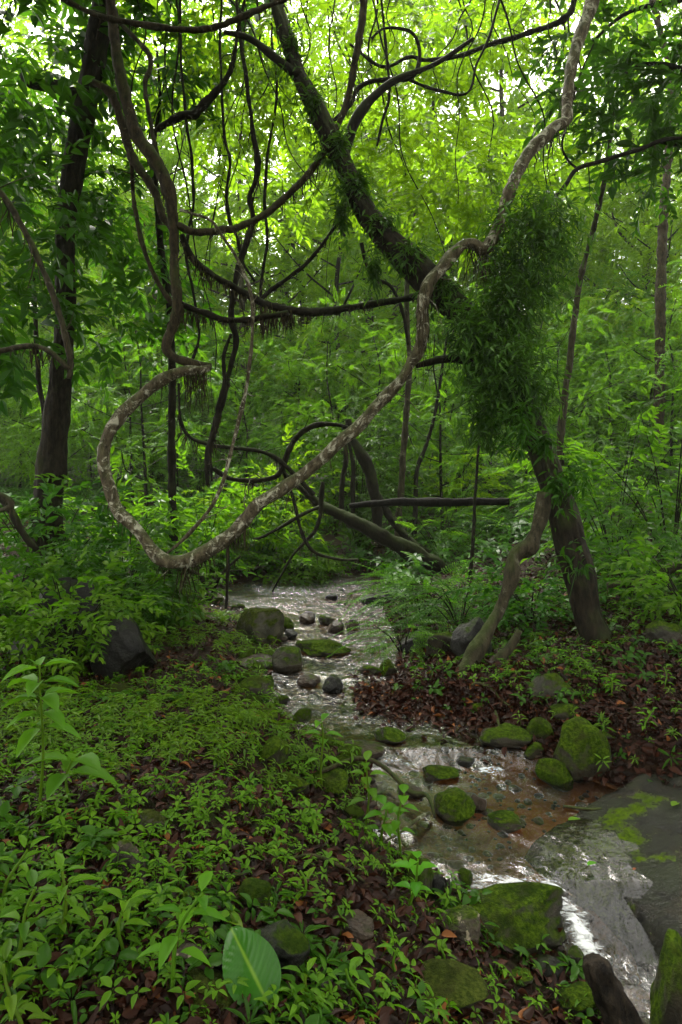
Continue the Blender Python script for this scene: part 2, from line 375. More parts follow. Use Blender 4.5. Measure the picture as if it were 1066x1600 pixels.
def water_mat():
    m, t, o = new_mat('stream_water'); tc = N(t, 'ShaderNodeNewGeometry').outputs['Position']
    mp = N(t, 'ShaderNodeMapping'); mp.inputs['Scale'].default_value = (1, .8, 1); t.links.new(tc, mp.inputs[0])
    n1 = noise_(t, 13, 4, .6, mp.outputs[0], .6); n2 = noise_(t, 42, 5, .65, mp.outputs[0], .8); mq = N(t, 'ShaderNodeMapping'); mq.inputs['Rotation'].default_value = (0, 0, R(38)); mq.inputs['Scale'].default_value = (.28, 1, 1); t.links.new(tc, mq.inputs[0]); n3 = noise_(t, 46, 6, .7, mq.outputs[0], .6)
    b = N(t, 'ShaderNodeBump', Strength=1.0, Distance=.026); t.links.new(attr(t, 'rnd'), b.inputs['Strength'])
    n0 = noise_(t, 4.5, 3, .5, mp.outputs[0], .8); t.links.new(math_(t, 'ADD', math_(t, 'MULTIPLY', n0, 2.4), math_(t, 'ADD', n1, math_(t, 'MULTIPLY', n2, .10))), b.inputs['Height'])
    fr = N(t, 'ShaderNodeFresnel', IOR=1.33); t.links.new(b.outputs[0], fr.inputs['Normal'])
    tr = N(t, 'ShaderNodeBsdfTransparent', Color=(.74, .62, .44, 1))
    gl = N(t, 'ShaderNodeBsdfGlossy', Roughness=.16); gl.inputs['Color'].default_value = (1, 1, 1, 1); t.links.new(b.outputs[0], gl.inputs['Normal'])
    ms = N(t, 'ShaderNodeMixShader'); t.links.new(math_(t, 'MINIMUM', math_(t, 'ADD', math_(t, 'MULTIPLY', fr.outputs[0], 1.6), .03), 1.0), ms.inputs[0])
    t.links.new(tr.outputs[0], ms.inputs[1]); t.links.new(gl.outputs[0], ms.inputs[2])
    fo = N(t, 'ShaderNodeBsdfPrincipled', Roughness=.5); fo.inputs['Base Color'].default_value = (.72, .75, .76, 1)
    fm = ramp(t, math_(t, 'ADD', math_(t, 'MULTIPLY', attr(t, 'msk'), .75), math_(t, 'MULTIPLY', math_(t, 'SUBTRACT', n3, .5), 2.4)), .42, 1.15)
    m2 = N(t, 'ShaderNodeMixShader'); t.links.new(fm, m2.inputs[0]); t.links.new(ms.outputs[0], m2.inputs[1]); t.links.new(fo.outputs[0], m2.inputs[2])
    t.links.new(m2.outputs[0], o.inputs[0]); return m
M['slab'] = slab_mat(); M['soil'] = ground_mat(); M['water'] = water_mat()

# ------------------------------------------------------------------ terrain and stream
#        D      left   right  level
ST = np.array([[-3, 1.25, 1.95, -.62], [1, 1.25, 1.95, -.61], [2.67, 1.17, 1.85, -.60], [2.96, 1.03, 1.95, -.55], [3.06, 1.0, 2.0, -.46], [3.15, .52, 2.0, -.33], [3.30, .34, 2.0, -.30],
               [3.5, .25, 1.95, -.275], [3.81, .22, 1.70, -.25], [4.10, .24, 1.25, -.205], [4.25, -.05, 1.15, -.125], [4.64, -.30, .80, -.11], [5.17, -.52, .22, -.095], [5.7, -.55, .46, -.05],
               [6.67, -.58, .54, 0.0], [7.9, -.78, .50, .02], [8.6, -1.6, .50, .025], [9.2, -1.98, .50, .03], [10.3, -1.5, .55, .035], [11.0, -.8, .45, .04], [11.6, -.1, .0, .045], [12.2, -.06, -.04, .05]])
def stream(y):
    y = np.asarray(y, float)
    return np.interp(y, ST[:, 0], ST[:, 1]), np.interp(y, ST[:, 0], ST[:, 2]), np.interp(y, ST[:, 0], ST[:, 3])
def sstep(x, a, b):
    t = np.clip((x - a) / (b - a), 0, 1); return t * t * (3 - 2 * t)
def terrain(x, y):
    x, y = np.broadcast_arrays(np.asarray(x, float), np.asarray(y, float)); sh = x.shape; x, y = x.ravel(), y.ravel()
    xl, xr, L = stream(y); p3 = np.stack([x, y, x * 0], 1)
    wig = fbm(p3 * 3.1, 3, 3) * .06; nz = fbm(p3 * 1.3, 7, 3) * .06 + fbm(p3 * 6, 8, 2) * .015
    sl, sr = xl - x + wig, x - xr + wig; s = np.maximum(sl, sr)
    far = np.maximum(0, y - 8)
    zl = .02 + .05 * np.maximum(sl, 0) + .035 * far + .30 * sstep(sl, 2.2, 3.4) * sstep(y, 4, 7)
    zr = .02 + .15 * np.minimum(np.maximum(sr, 0), 5) + .05 * np.maximum(sr - 5, 0) + .05 * far
    zb = np.where(sl > sr, zl, zr) + nz + .0035 * np.maximum(0, y - 22) ** 2 * .8 + .10 * np.maximum(0, y - 30)
    gone = sstep(y, 11.2, 12.4)            # the brook bends away out of sight
    lo = L - .02 - .11 * np.clip(-s / .3, 0, 1) + nz * .35
    z = np.where(s < 0, lo, L + .0 + (zb - L) * sstep(s, -.02, np.where(sl > sr, np.interp(y, [1, 2.9, 3.4, 4.3], [1.7, 1.6, 1.1, .62]), .62)))
    z = z * (1 - gone) + (zb + .02) * gone
    return z.reshape(sh)
def bedmask(x, y):
    xl, xr, L = stream(y); wig = fbm(np.stack([x, y, x * 0], 1) * 3.1, 3, 3) * .06
    s = np.maximum(xl - x + wig, x - xr + wig)
    return (1 - sstep(s, -.05, .06)) * (1 - sstep(y, 11.2, 11.8))

def grid(xs, ys):
    X, Y = np.meshgrid(xs, ys); nx, ny = len(xs), len(ys)
    i = (np.arange(ny - 1)[:, None] * nx + np.arange(nx - 1)[None]).ravel()
    f = np.concatenate([np.stack([i, i + 1, i + nx], 1), np.stack([i + 1, i + nx + 1, i + nx], 1)])
    return X.ravel(), Y.ravel(), f

def Pp(px, py, D): return np.array([(px - CX) / F * D, D, EYE - (py - HY) / F * D])
def G(px, py, water=True):
    """where the view ray of a photo pixel meets the ground"""
    D = np.concatenate([np.arange(1.2, 12, .01), np.arange(12, 70, .1)])
    x = (px - CX) / F * D; z = EYE - (py - HY) / F * D
    g = terrain(x, D)
    if water:
        xl, xr, L = stream(D); g = np.where((x > xl) & (x < xr) & (D < 11.4), np.maximum(g, L), g)
    hit = np.nonzero(z <= g)[0]; k = hit[0] if len(hit) else len(D) - 1
    return np.array([x[k], D[k], g[k]])

xs = np.concatenate([np.linspace(-70, -5, 60), np.arange(-4.9, 4.9, .06), np.linspace(5, 70, 60)])
ys = np.concatenate([np.linspace(-30, .8, 30), np.arange(.9, 12.5, .05), np.linspace(12.6, 90, 110)])
x, y, f = grid(xs, ys)
MB().add(np.stack([x, y, terrain(x, y)], 1), f, .5, bedmask(x, y)).build('ground', M['soil'])['kind'] = 'structure'

FOAM = [((690, 1388), (760, 1386), .055, 1.1), ((760, 1386), (860, 1402), .05, 1.0), ((870, 1405), (900, 1445), .035, 1.15), ((898, 1445), (925, 1500), .06, 1.35), ((925, 1500), (960, 1560), .05, .7), ((690, 1380), (860, 1392), .12, .45), ((600, 1190), (640, 1196), .035, .8),
        ((755, 1204), (785, 1207), .04, .8), ((430, 1075), (470, 1125), .06, .42), ((585, 1300), (635, 1306), .04, .8), ((640, 1395), (700, 1400), .04, .7)]
ys = np.concatenate([np.arange(.8, 6, .022), np.arange(6, 11.8, .05)]); tt = np.linspace(-.12, 1.12, 90)
Yw, Tw = np.meshgrid(ys, tt, indexing='ij'); xl, xr, L = stream(Yw)
Xw = xl + (xr - xl) * Tw; fm = np.zeros_like(Xw)
for a, b, rad, amt in FOAM:
    A, B = G(*a)[:2], G(*b)[:2]; d = B - A; q = np.clip(((Xw - A[0]) * d[0] + (Yw - A[1]) * d[1]) / (d @ d), 0, 1)
    dist = np.hypot(Xw - A[0] - q * d[0], Yw - A[1] - q * d[1]); fm = np.maximum(fm, amt * np.exp(-(dist / rad) ** 2))
p3 = np.stack([Xw, Yw, Xw * 0], 2).reshape(-1, 3)
Zw = L + (fbm(p3 * 9, 21, 3) * .005 + fbm(p3 * 30, 22, 2) * .0018).reshape(Xw.shape) + fm * (.014 + .020 * fbm(p3 * 36, 23, 3).reshape(Xw.shape))
ny, nx = Xw.shape; i = (np.arange(ny - 1)[:, None] * nx + np.arange(nx - 1)[None]).ravel()
f = np.concatenate([np.stack([i, i + 1, i + nx], 1), np.stack([i + 1, i + nx + 1, i + nx], 1)])
MB().add(np.stack([Xw, Yw, Zw], 2).reshape(-1, 3), f, np.clip(np.interp(Yw, [2.6, 3.2, 3.5, 4.4, 4.8, 6.4, 7.4, 11], [.55, .40, .24, .32, 1.1, 1.4, 1.7, 2.2]) * (1 + .5 * fbm(p3 * 2.5, 24, 2).reshape(Xw.shape)) + .4 * fm, .08, 3).ravel(), fm.ravel()).build('stream', M['water'])['kind'] = 'structure'

# ------------------------------------------------------------------ rocks
_ico = None
def ico(sub=4):
    global _ico
    if _ico is None:
        import bmesh
        bm = bmesh.new(); bmesh.ops.create_icosphere(bm, subdivisions=sub + 1, radius=1)
        _ico = (np.array([v.co for v in bm.verts]), np.array([[v.index for v in q.verts] for q in bm.faces])); bm.free()
    return _ico
def rock_mesh(sx, sy, sz, seed, ang=.5, rough=.09):
    v, f = ico(); v = v.copy(); r = rng_(seed)
    for k in range(13):
        n = norm(r.normal(0, 1, 3) * [1, 1, .8]); d = r.uniform(.55, .9); h = v @ n - d
        v -= np.outer(np.maximum(h, 0) * min(1, ang * 1.5), n)
    rad = 1 + fbm(v * 1.7, seed, 2) * .17 + fbm(v * 5, seed + 1, 3) * rough * .5
    q = v * rad[:, None]
    off = Vector((seed * 3.1, seed * 1.7, 0))
    d2 = np.array([mnoise.fractal(Vector(p) * 4 + off, 1, 2, 4) for p in v]) * rough * .35
    q += norm(v) * d2[:, None]
    return q * [sx, sy, sz], f
def rock(px, yb, wpx, hpx, mat, label, name='rock', seed=0, depth=.85, group=None, rz=None, sink=.3, tilt=0.0, ang=.5, up=0.0):
    g = G(px, yb); W = wpx / F * g[1]; H = hpx / F * g[1]; dp = W * depth
    th = math.atan2(EYE - g[2], g[1]); Hh = max(.3 * min(W, dp), (H - dp * math.sin(th) * .75) / math.cos(th))
    v, f = rock_mesh(W / 2, dp / 2, Hh * (.5 + sink * .6), seed or int(px * 7 + yb), ang)
    if tilt:
        c, s = math.cos(tilt), math.sin(tilt); v = v @ np.array([[c, 0, -s], [0, 1, 0], [s, 0, c]])
    zt = v[:, 2].max(); g = g + [0, dp * .46, up]
    v = v + [0, 0, Hh - zt]
    o = MB().add(v, f).build(name, mat); o.location = [float(c) for c in g]
    return tag(o, label, 'rock', group)
RK = [
 (920, 1226, 118, 110, 'rock_moss', 'large rounded moss covered boulder at the right edge of the brown pool', {}),
 (849, 1165, 46, 44, 'rock_moss', 'small round mossy rock wedged against the left of the large mossy boulder', {}),
 (840, 1190, 34, 30, 'rock_moss', 'lowest and smallest mossy rock at the left foot of the large boulder', {}),
 (800, 1172, 100, 40, 'rock_half', 'flat wedge of mossy rock dipping into the water left of the large boulder', dict(depth=.5)),
 (875, 1228, 66, 42, 'rock_moss', 'long narrow mossy rock lying in the pool before the large boulder', dict(tilt=.35, depth=.6)),
 (868, 1098, 78, 52, 'rock_half', 'mossy rock in the red leaf litter, uphill behind the large boulder', dict(tilt=-.3)),
 (890, 1130, 56, 34, 'rock_half', 'low mossy rock touching the top of the large boulder', {}),
 (948, 1180, 50, 40, 'rock_half', 'mossy rock half hidden behind the right of the large boulder', {}),
 (750, 1120, 38, 24, 'rock_moss', 'small green mossy stone at the lower edge of the leaf pile', {}),
 (710, 1284, 76, 54, 'rock_moss', 'mossy dome shaped rock standing in midstream below the twigs', {}),
 (748, 1268, 32, 30, 'rock_bare', 'bare brown stone touching the right of the midstream mossy dome', {}),
 (425, 1205, 58, 56, 'rock_moss', 'mossy rock on the left bank, topmost of the three by the tall weed', {}),
 (448, 1245, 72, 44, 'rock_moss', 'mossy rock on the left bank, leftmost of the lower pair below the weed', {}),
 (515, 1246, 84, 46, 'rock_moss', 'mossy wedge shaped rock on the left bank beside the brown gravel', {}),
 (483, 1215, 44, 34, 'rock_half', 'small mossy rock squeezed behind the mossy wedge on the left bank', {}),
 (402, 1008, 82, 64, 'rock_olive', 'dark mossy boulder at the left edge of the far pool', {}),
 (505, 1028, 96, 26, 'rock_moss', 'long flat mossy rock barely above the water in midstream', dict(depth=.7)),
 (520, 1084, 36, 30, 'rock_dark', 'dark rounded stone in the shallow riffle before the leaf pile', {}),
 (480, 1076, 42, 24, 'rock_bare', 'grey stone in the shallow riffle, left of the dark rounded one', {}),
 (450, 1052, 50, 42, 'rock_half', 'rock with mossy top and dark leaves at its foot beside the riffle', {}),
 (606, 1056, 36, 28, 'rock_moss', 'bright mossy stone at the right edge of the riffle', {}),
 (578, 1056, 34, 18, 'rock_half', 'little half submerged stone left of the bright mossy one', {}),
 (607, 1164, 56, 32, 'rock_half', 'brown rock with mossy crest above the little rapid', {}),
 (560, 1200, 120, 46, 'rock_bare', 'broad flat brown rock at the left of the little rapid', dict(depth=.7)),
 (478, 974, 30, 20, 'rock_bare', 'leftmost brown stone of the gravel bar in the far pool', {}),
 (508, 978, 26, 18, 'rock_half', 'stone with a mossy top on the gravel bar in the far pool', {}),
 (524, 990, 30, 22, 'rock_bare', 'brown stone at the front of the gravel bar in the far pool', {}),
 (548, 985, 24, 18, 'rock_bare', 'rightmost brown stone of the gravel bar in the far pool', {}),
 (455, 1000, 26, 18, 'rock_dark', 'dark wet stone beside the dark mossy boulder, on its water side', {}),
 (518, 938, 20, 10, 'rock_dark', 'tiny dark stone poking out of the far pool', {}),
 (592, 946, 62, 22, 'rock_dark', 'flat dark stone under the overhanging fronds at the far pool', {}),
 (440, 985, 18, 12, 'rock_bare', 'small pale stone in the shallows between boulder and gravel bar', {}),
 (395, 1092, 66, 36, 'rock_half', 'brown rock with mossy cap on the left bank by the riffle', {}),
 (395, 1048, 70, 30, 'rock_bare', 'flat brown earth crusted stone on the left bank behind the mossy cap', {}),
 (412, 1130, 50, 26, 'rock_half', 'low rock among dark leaves between riffle and left bank weeds', {}),
 (790, 1492, 285, 104, 'rock_half', 'large dark boulder with mossy top beside the white cascade', dict(depth=.42, ang=.8, tilt=-.06)),
 (728, 1484, 84, 62, 'rock_pale', 'mottled pale stone leaning on the left of the cascade boulder', {}),
 (655, 1412, 52, 74, 'rock_moss', 'upright mossy rock at the left of the white water', {}),
 (683, 1412, 32, 44, 'rock_dark', 'smooth black wet stone at the top of the white water', {}),
 (700, 1600, 150, 82, 'rock_olive', 'low flat topped mossy rock at the bottom edge of the picture', dict(ang=.8)),
 (318, 1606, 140, 72, 'rock_olive', 'rounded mossy rock under the large glossy leaf, at the bottom edge', {}),
 (553, 1478, 80, 50, 'rock_bare', 'bare brown stone in the wet leaves below the seedlings', {}),
 (392, 1432, 66, 50, 'rock_moss', 'mossy stone uphill of the large glossy leaf', {}),
 (290, 1426, 44, 32, 'rock_moss', 'small bright mossy stone left of the fallen pale leaf', {}),
 (185, 1372, 56, 58, 'rock_pale', 'angular pale stone with moss, middle of the left bank', dict(ang=.9)),
 (212, 1384, 36, 44, 'rock_half', 'broken mossy stone touching the right of the angular pale one', dict(ang=.9)),
 (165, 1348, 30, 30, 'rock_moss', 'small mossy stone behind the angular pale one', {}),
 (228, 1312, 66, 50, 'rock_olive', 'mossy stump shaped stone on the left bank behind the angular ones', {}),
 (428, 1545, 100, 94, 'rock_dark', 'dark grey stone block right behind the large glossy leaf', dict(ang=.9)),
 (298, 1520, 54, 44, 'rock_pale', 'rough greyish stone left of the large glossy leaf', {}),
 (1085, 1640, 110, 160, 'rock_moss', 'tall mossy rock cut by the right edge of the picture', dict(sink=.5)),
 (922, 1606, 84, 60, 'rock_moss', 'mossy rock at the foot of the broken black stump', {}),
 (866, 1540, 62, 46, 'rock_dark', 'dark wet stone under the plunge of the cascade', {}),
 (815, 1545, 50, 28, 'rock_half', 'low mossy stone in the leaves under the cascade boulder', {}),
 (905, 1520, 40, 36, 'rock_half', 'stone between the broken black stump and the plunge', {}),
 (182, 1066, 108, 112, 'rock_dark', 'big black boulder with a pale scar under the leafy bush', dict(ang=.8)),
 (70, 1035, 190, 150, 'rock_dark', 'big black boulder buried in the leafy bush at the left edge', dict(ang=.8)),
 (182, 1092, 84, 28, 'rock_olive', 'flat olive mossy slab at the foot of the big black boulder', dict(depth=.6)),
 (742, 1036, 70, 78, 'rock_dark', 'dark pointed rock against the twisted root on the right bank', {}),
 (655, 1024, 64, 44, 'rock_dark', 'dark rock under the ferns at the right side of the brook', {}),
 (692, 1030, 54, 46, 'rock_half', 'mossy rock between the dark rock and the twisted root', {}),
 (850, 1078, 30, 16, 'rock_half', 'small flat stone in the litter uphill of the mossy pair', {}),
 (1050, 1010, 60, 44, 'rock_half', 'mossy rock in the litter near the right edge', {}),
 (640, 1250, 46, 26, 'rock_bare', 'flat brown stone left of the midstream mossy dome', {}),
 (690, 1225, 60, 26, 'rock_half', 'low wet stone in midstream behind the mossy dome', {}),
 (590, 1245, 40, 24, 'rock_bare', 'reddish stone in the gravel beside the brown twig', {}),
 (795, 1302, 70, 30, 'rock_half', 'half drowned rock with a green crest in midstream', {}),
 (730, 1202, 30, 18, 'rock_dark', 'black stone sticking out of the water beside the small splash', {}),
 (770, 1160, 44, 24, 'rock_bare', 'flat brown stone at the waterline under the mossy wedge', {}),
]
for px, yb, wp, hp, mt, lb, kw in RK: rock(px, yb, wp, hp, M[mt], lb, **kw)

# the great wet slab at the right: a broad sloping sheet of rock with thickness
xs = np.linspace(.55, 3.6, 150); ys = np.linspace(2.45, 4.15, 100); x, y, f = grid(xs, ys)
p3 = np.stack([x, y, x * 0], 1)
lx = np.interp(y, [2.4, 2.9, 3.05, 3.2, 3.5, 3.8, 4.0, 4.2], [1.32, 1.30, 1.24, 1.0, .84, 1.3, 1.75, 2.1])     # left rim of the slab
edge = np.minimum.reduce([(x - lx) / .22, (4.12 - y) / .25, x * 0 + 1]) + fbm(p3 * 4, 41, 3) * .2
top = np.interp(y, [2.4, 2.8, 3.0, 3.15, 3.6, 4.15], [-.57, -.47, -.385, -.30, -.215, -.15]) + .11 * sstep(x, 1.25, 2.2) - .075 * (1 - sstep(x, .8, 1.75)) - .02 + fbm(p3 * 2.2, 42, 3) * .035 + fbm(p3 * 8, 43, 3) * .016 + fbm(p3 * 24, 44, 3) * .005 - .03 * np.exp(-(fbm(p3 * 2.4, 45, 2) / .06) ** 2)
z = top - .30 * (1 - sstep(edge, -.1, .8))
n0 = len(x); nx = len(xs); ny = len(ys)
mk = np.zeros(n0)
for a, b, rad in (((835, 1338), (985, 1316), .12), ((930, 1292), (1015, 1275), .08), ((800, 1345), (860, 1330), .05), ((1000, 1345), (1040, 1352), .05), ((900, 1375), (960, 1385), .07)):
    A, B = G(*a)[:2], G(*b)[:2]; d = B - A; q = np.clip(((x - A[0]) * d[0] + (y - A[1]) * d[1]) / (d @ d), 0, 1)
    mk = np.maximum(mk, np.exp(-(np.hypot(x - A[0] - q * d[0], y - A[1] - q * d[1]) / rad) ** 2))
rim = np.concatenate([np.arange(nx), np.arange(1, ny) * nx + nx - 1, (ny - 1) * nx + np.arange(nx - 2, -1, -1), np.arange(ny - 2, 0, -1) * nx])
v = np.concatenate([np.stack([x, y, z], 1), np.stack([x[rim], y[rim], z[rim] - .4], 1)])
m_ = len(rim); k = np.arange(m_); k2 = (k + 1) % m_
f = np.concatenate([f, np.stack([rim[k], n0 + k, rim[k2]], 1), np.stack([rim[k2], n0 + k, n0 + k2], 1)])
tag(MB().add(v, f, .5, np.concatenate([mk, mk[rim] * 0])).build('rock_slab', M['slab']), 'great flat wet grey rock slab with moss patches, sloping under thin running water', 'rock')

# ------------------------------------------------------------------ lianas, trunks, logs (photo pixel path, depth, pixel width)
def path3(pts, D0, Dk=None):
    """pts: (px, py, width px[, D])"""
    outp = []
    n = len(pts)
    for k, p in enumerate(pts):
        D = p[3] if len(p) > 3 else (D0 if Dk is None else np.interp(k, np.linspace(0, n - 1, len(Dk)), Dk))
        outp.append([*Pp(p[0], p[1], D), p[2] / 2 / F * D])
    return np.array(outp)
def woody(name, part, label, cat_, mat, pts, D, fr=0, frl=.12, seed=1, knob=.14, sides=9, wob=.012, group=None, step=.025, mossname='hanging_moss', freq=32, ridge=.08):
    a = path3(pts, D if np.isscalar(D) else D[0], None if np.isscalar(D) else D); a[:, 3] *= .76
    v, f, r, C = tube(a, sides, step, knob, seed, freq=freq, wob=wob, ridge=ridge)
    lo = C[np.argmin(C[:, 2])]; base = lo[:3] - [0, 0, lo[3]]
    t = thing(name, label, cat_, base, group)
    sm = MB().add(v, f, r); gq = rng_(seed + 400)
    if a[:, 3].max() < .09 and len(C) > 12:
        for q in range(int(len(C) * .10)):       # little side twigs and snags
            k = int(gq.integers(3, len(C) - 3)); c = C[k]; d = norm(gq.normal(0, 1, 3) + [0, 0, -.2]); ln = gq.uniform(.05, .32)
            e1 = c[:3] + d * ln * .5; e2 = e1 + (d + gq.normal(0, .5, 3)) * ln * .5; r_ = min(c[3] * .35, .007)
            sm.add(*stick(c[:3], e1, r_, r_ * .7, 4)); sm.add(*stick(e1, e2, r_ * .7, r_ * .2, 4))
    sm.build(part, mat, t, base)
    if fr:
        mb = MB(); fringe(mb, C, fr, frl, seed + 50); mb.build(mossname, M['rootlet'], t, base, False)['kind'] = 'stuff'
    return t, C, base

main = [(934, -30, 26), (925, 0, 26), (912, 40, 25), (893, 100, 23), (888, 150, 21), (884, 190, 22), (862, 204, 23), (835, 230, 24), (815, 262, 24), (797, 305, 23), (785, 345, 22), (772, 376, 24), (757, 390, 26), (740, 380, 22),
        (722, 380, 22), (705, 396, 24), (686, 418, 25), (668, 445, 26), (660, 480, 24), (658, 520, 22), (650, 555, 22), (630, 590, 22), (600, 624, 22), (570, 660, 23), (535, 692, 24), (500, 722, 23), (460, 750, 23), (425, 775, 24),
        (395, 797, 25), (375, 820, 28), (350, 845, 30), (315, 868, 29), (280, 882, 27), (258, 880, 28), (240, 865, 24), (222, 840, 24), (200, 815, 26), (180, 790, 24), (168, 755, 22), (162, 715, 25), (166, 682, 25), (182, 654, 24), (206, 630, 24),
        (231, 607, 23), (256, 588, 22), (285, 578, 21), (315, 577, 18), (329, 573, 12)]
t, C, base = woody('liana', 'stem', 'thick pale lichen spotted liana looping in one great U across the picture', 'liana', M['bark_pale'], main, (6.4, 6.0, 5.9, 5.9, 6.1, 6.4), 16, .16, 11, .13, 14, .02, step=.022, freq=16, ridge=.14)
mb = MB()
for a, b, n, l in ((360, 385, 260, .5), (725, 765, 160, .22), (285, 325, 60, .36), (655, 680, 90, .3)):
    sel = C[[k for k in range(len(C)) if a < C[k, 0] / C[k, 1] * F + CX < b and (330 < 0 or True)]]
    sel = sel[[(HY - (q[2] - EYE) / q[1] * F > 540) or a > 600 for q in sel]]
    if len(sel) > 2: fringe(mb, sel, n, l, 60 + a, .004)
mb.build('aerial_root', M['rootlet'], t, base, False)['kind'] = 'stuff'
up = [(329, 574, 13), (300, 570, 18), (276, 562, 18), (260, 548, 18), (262, 530, 20), (274, 500, 21), (278, 462, 20), (274, 420, 20), (272, 360, 22), (263, 295, 28), (240, 246, 28), (215, 216, 26), (203, 180, 24), (193, 135, 24), (182, 85, 22), (176, 30, 20), (172, -30, 20)]
woody('liana', 'stem', 'thick mossy brown liana rising from the tip of the great U to the top left', 'liana', M['bark_brown'], up, (6.42, 6.5, 6.6), 25, .10, 12, .15, 12, .012, step=.03)

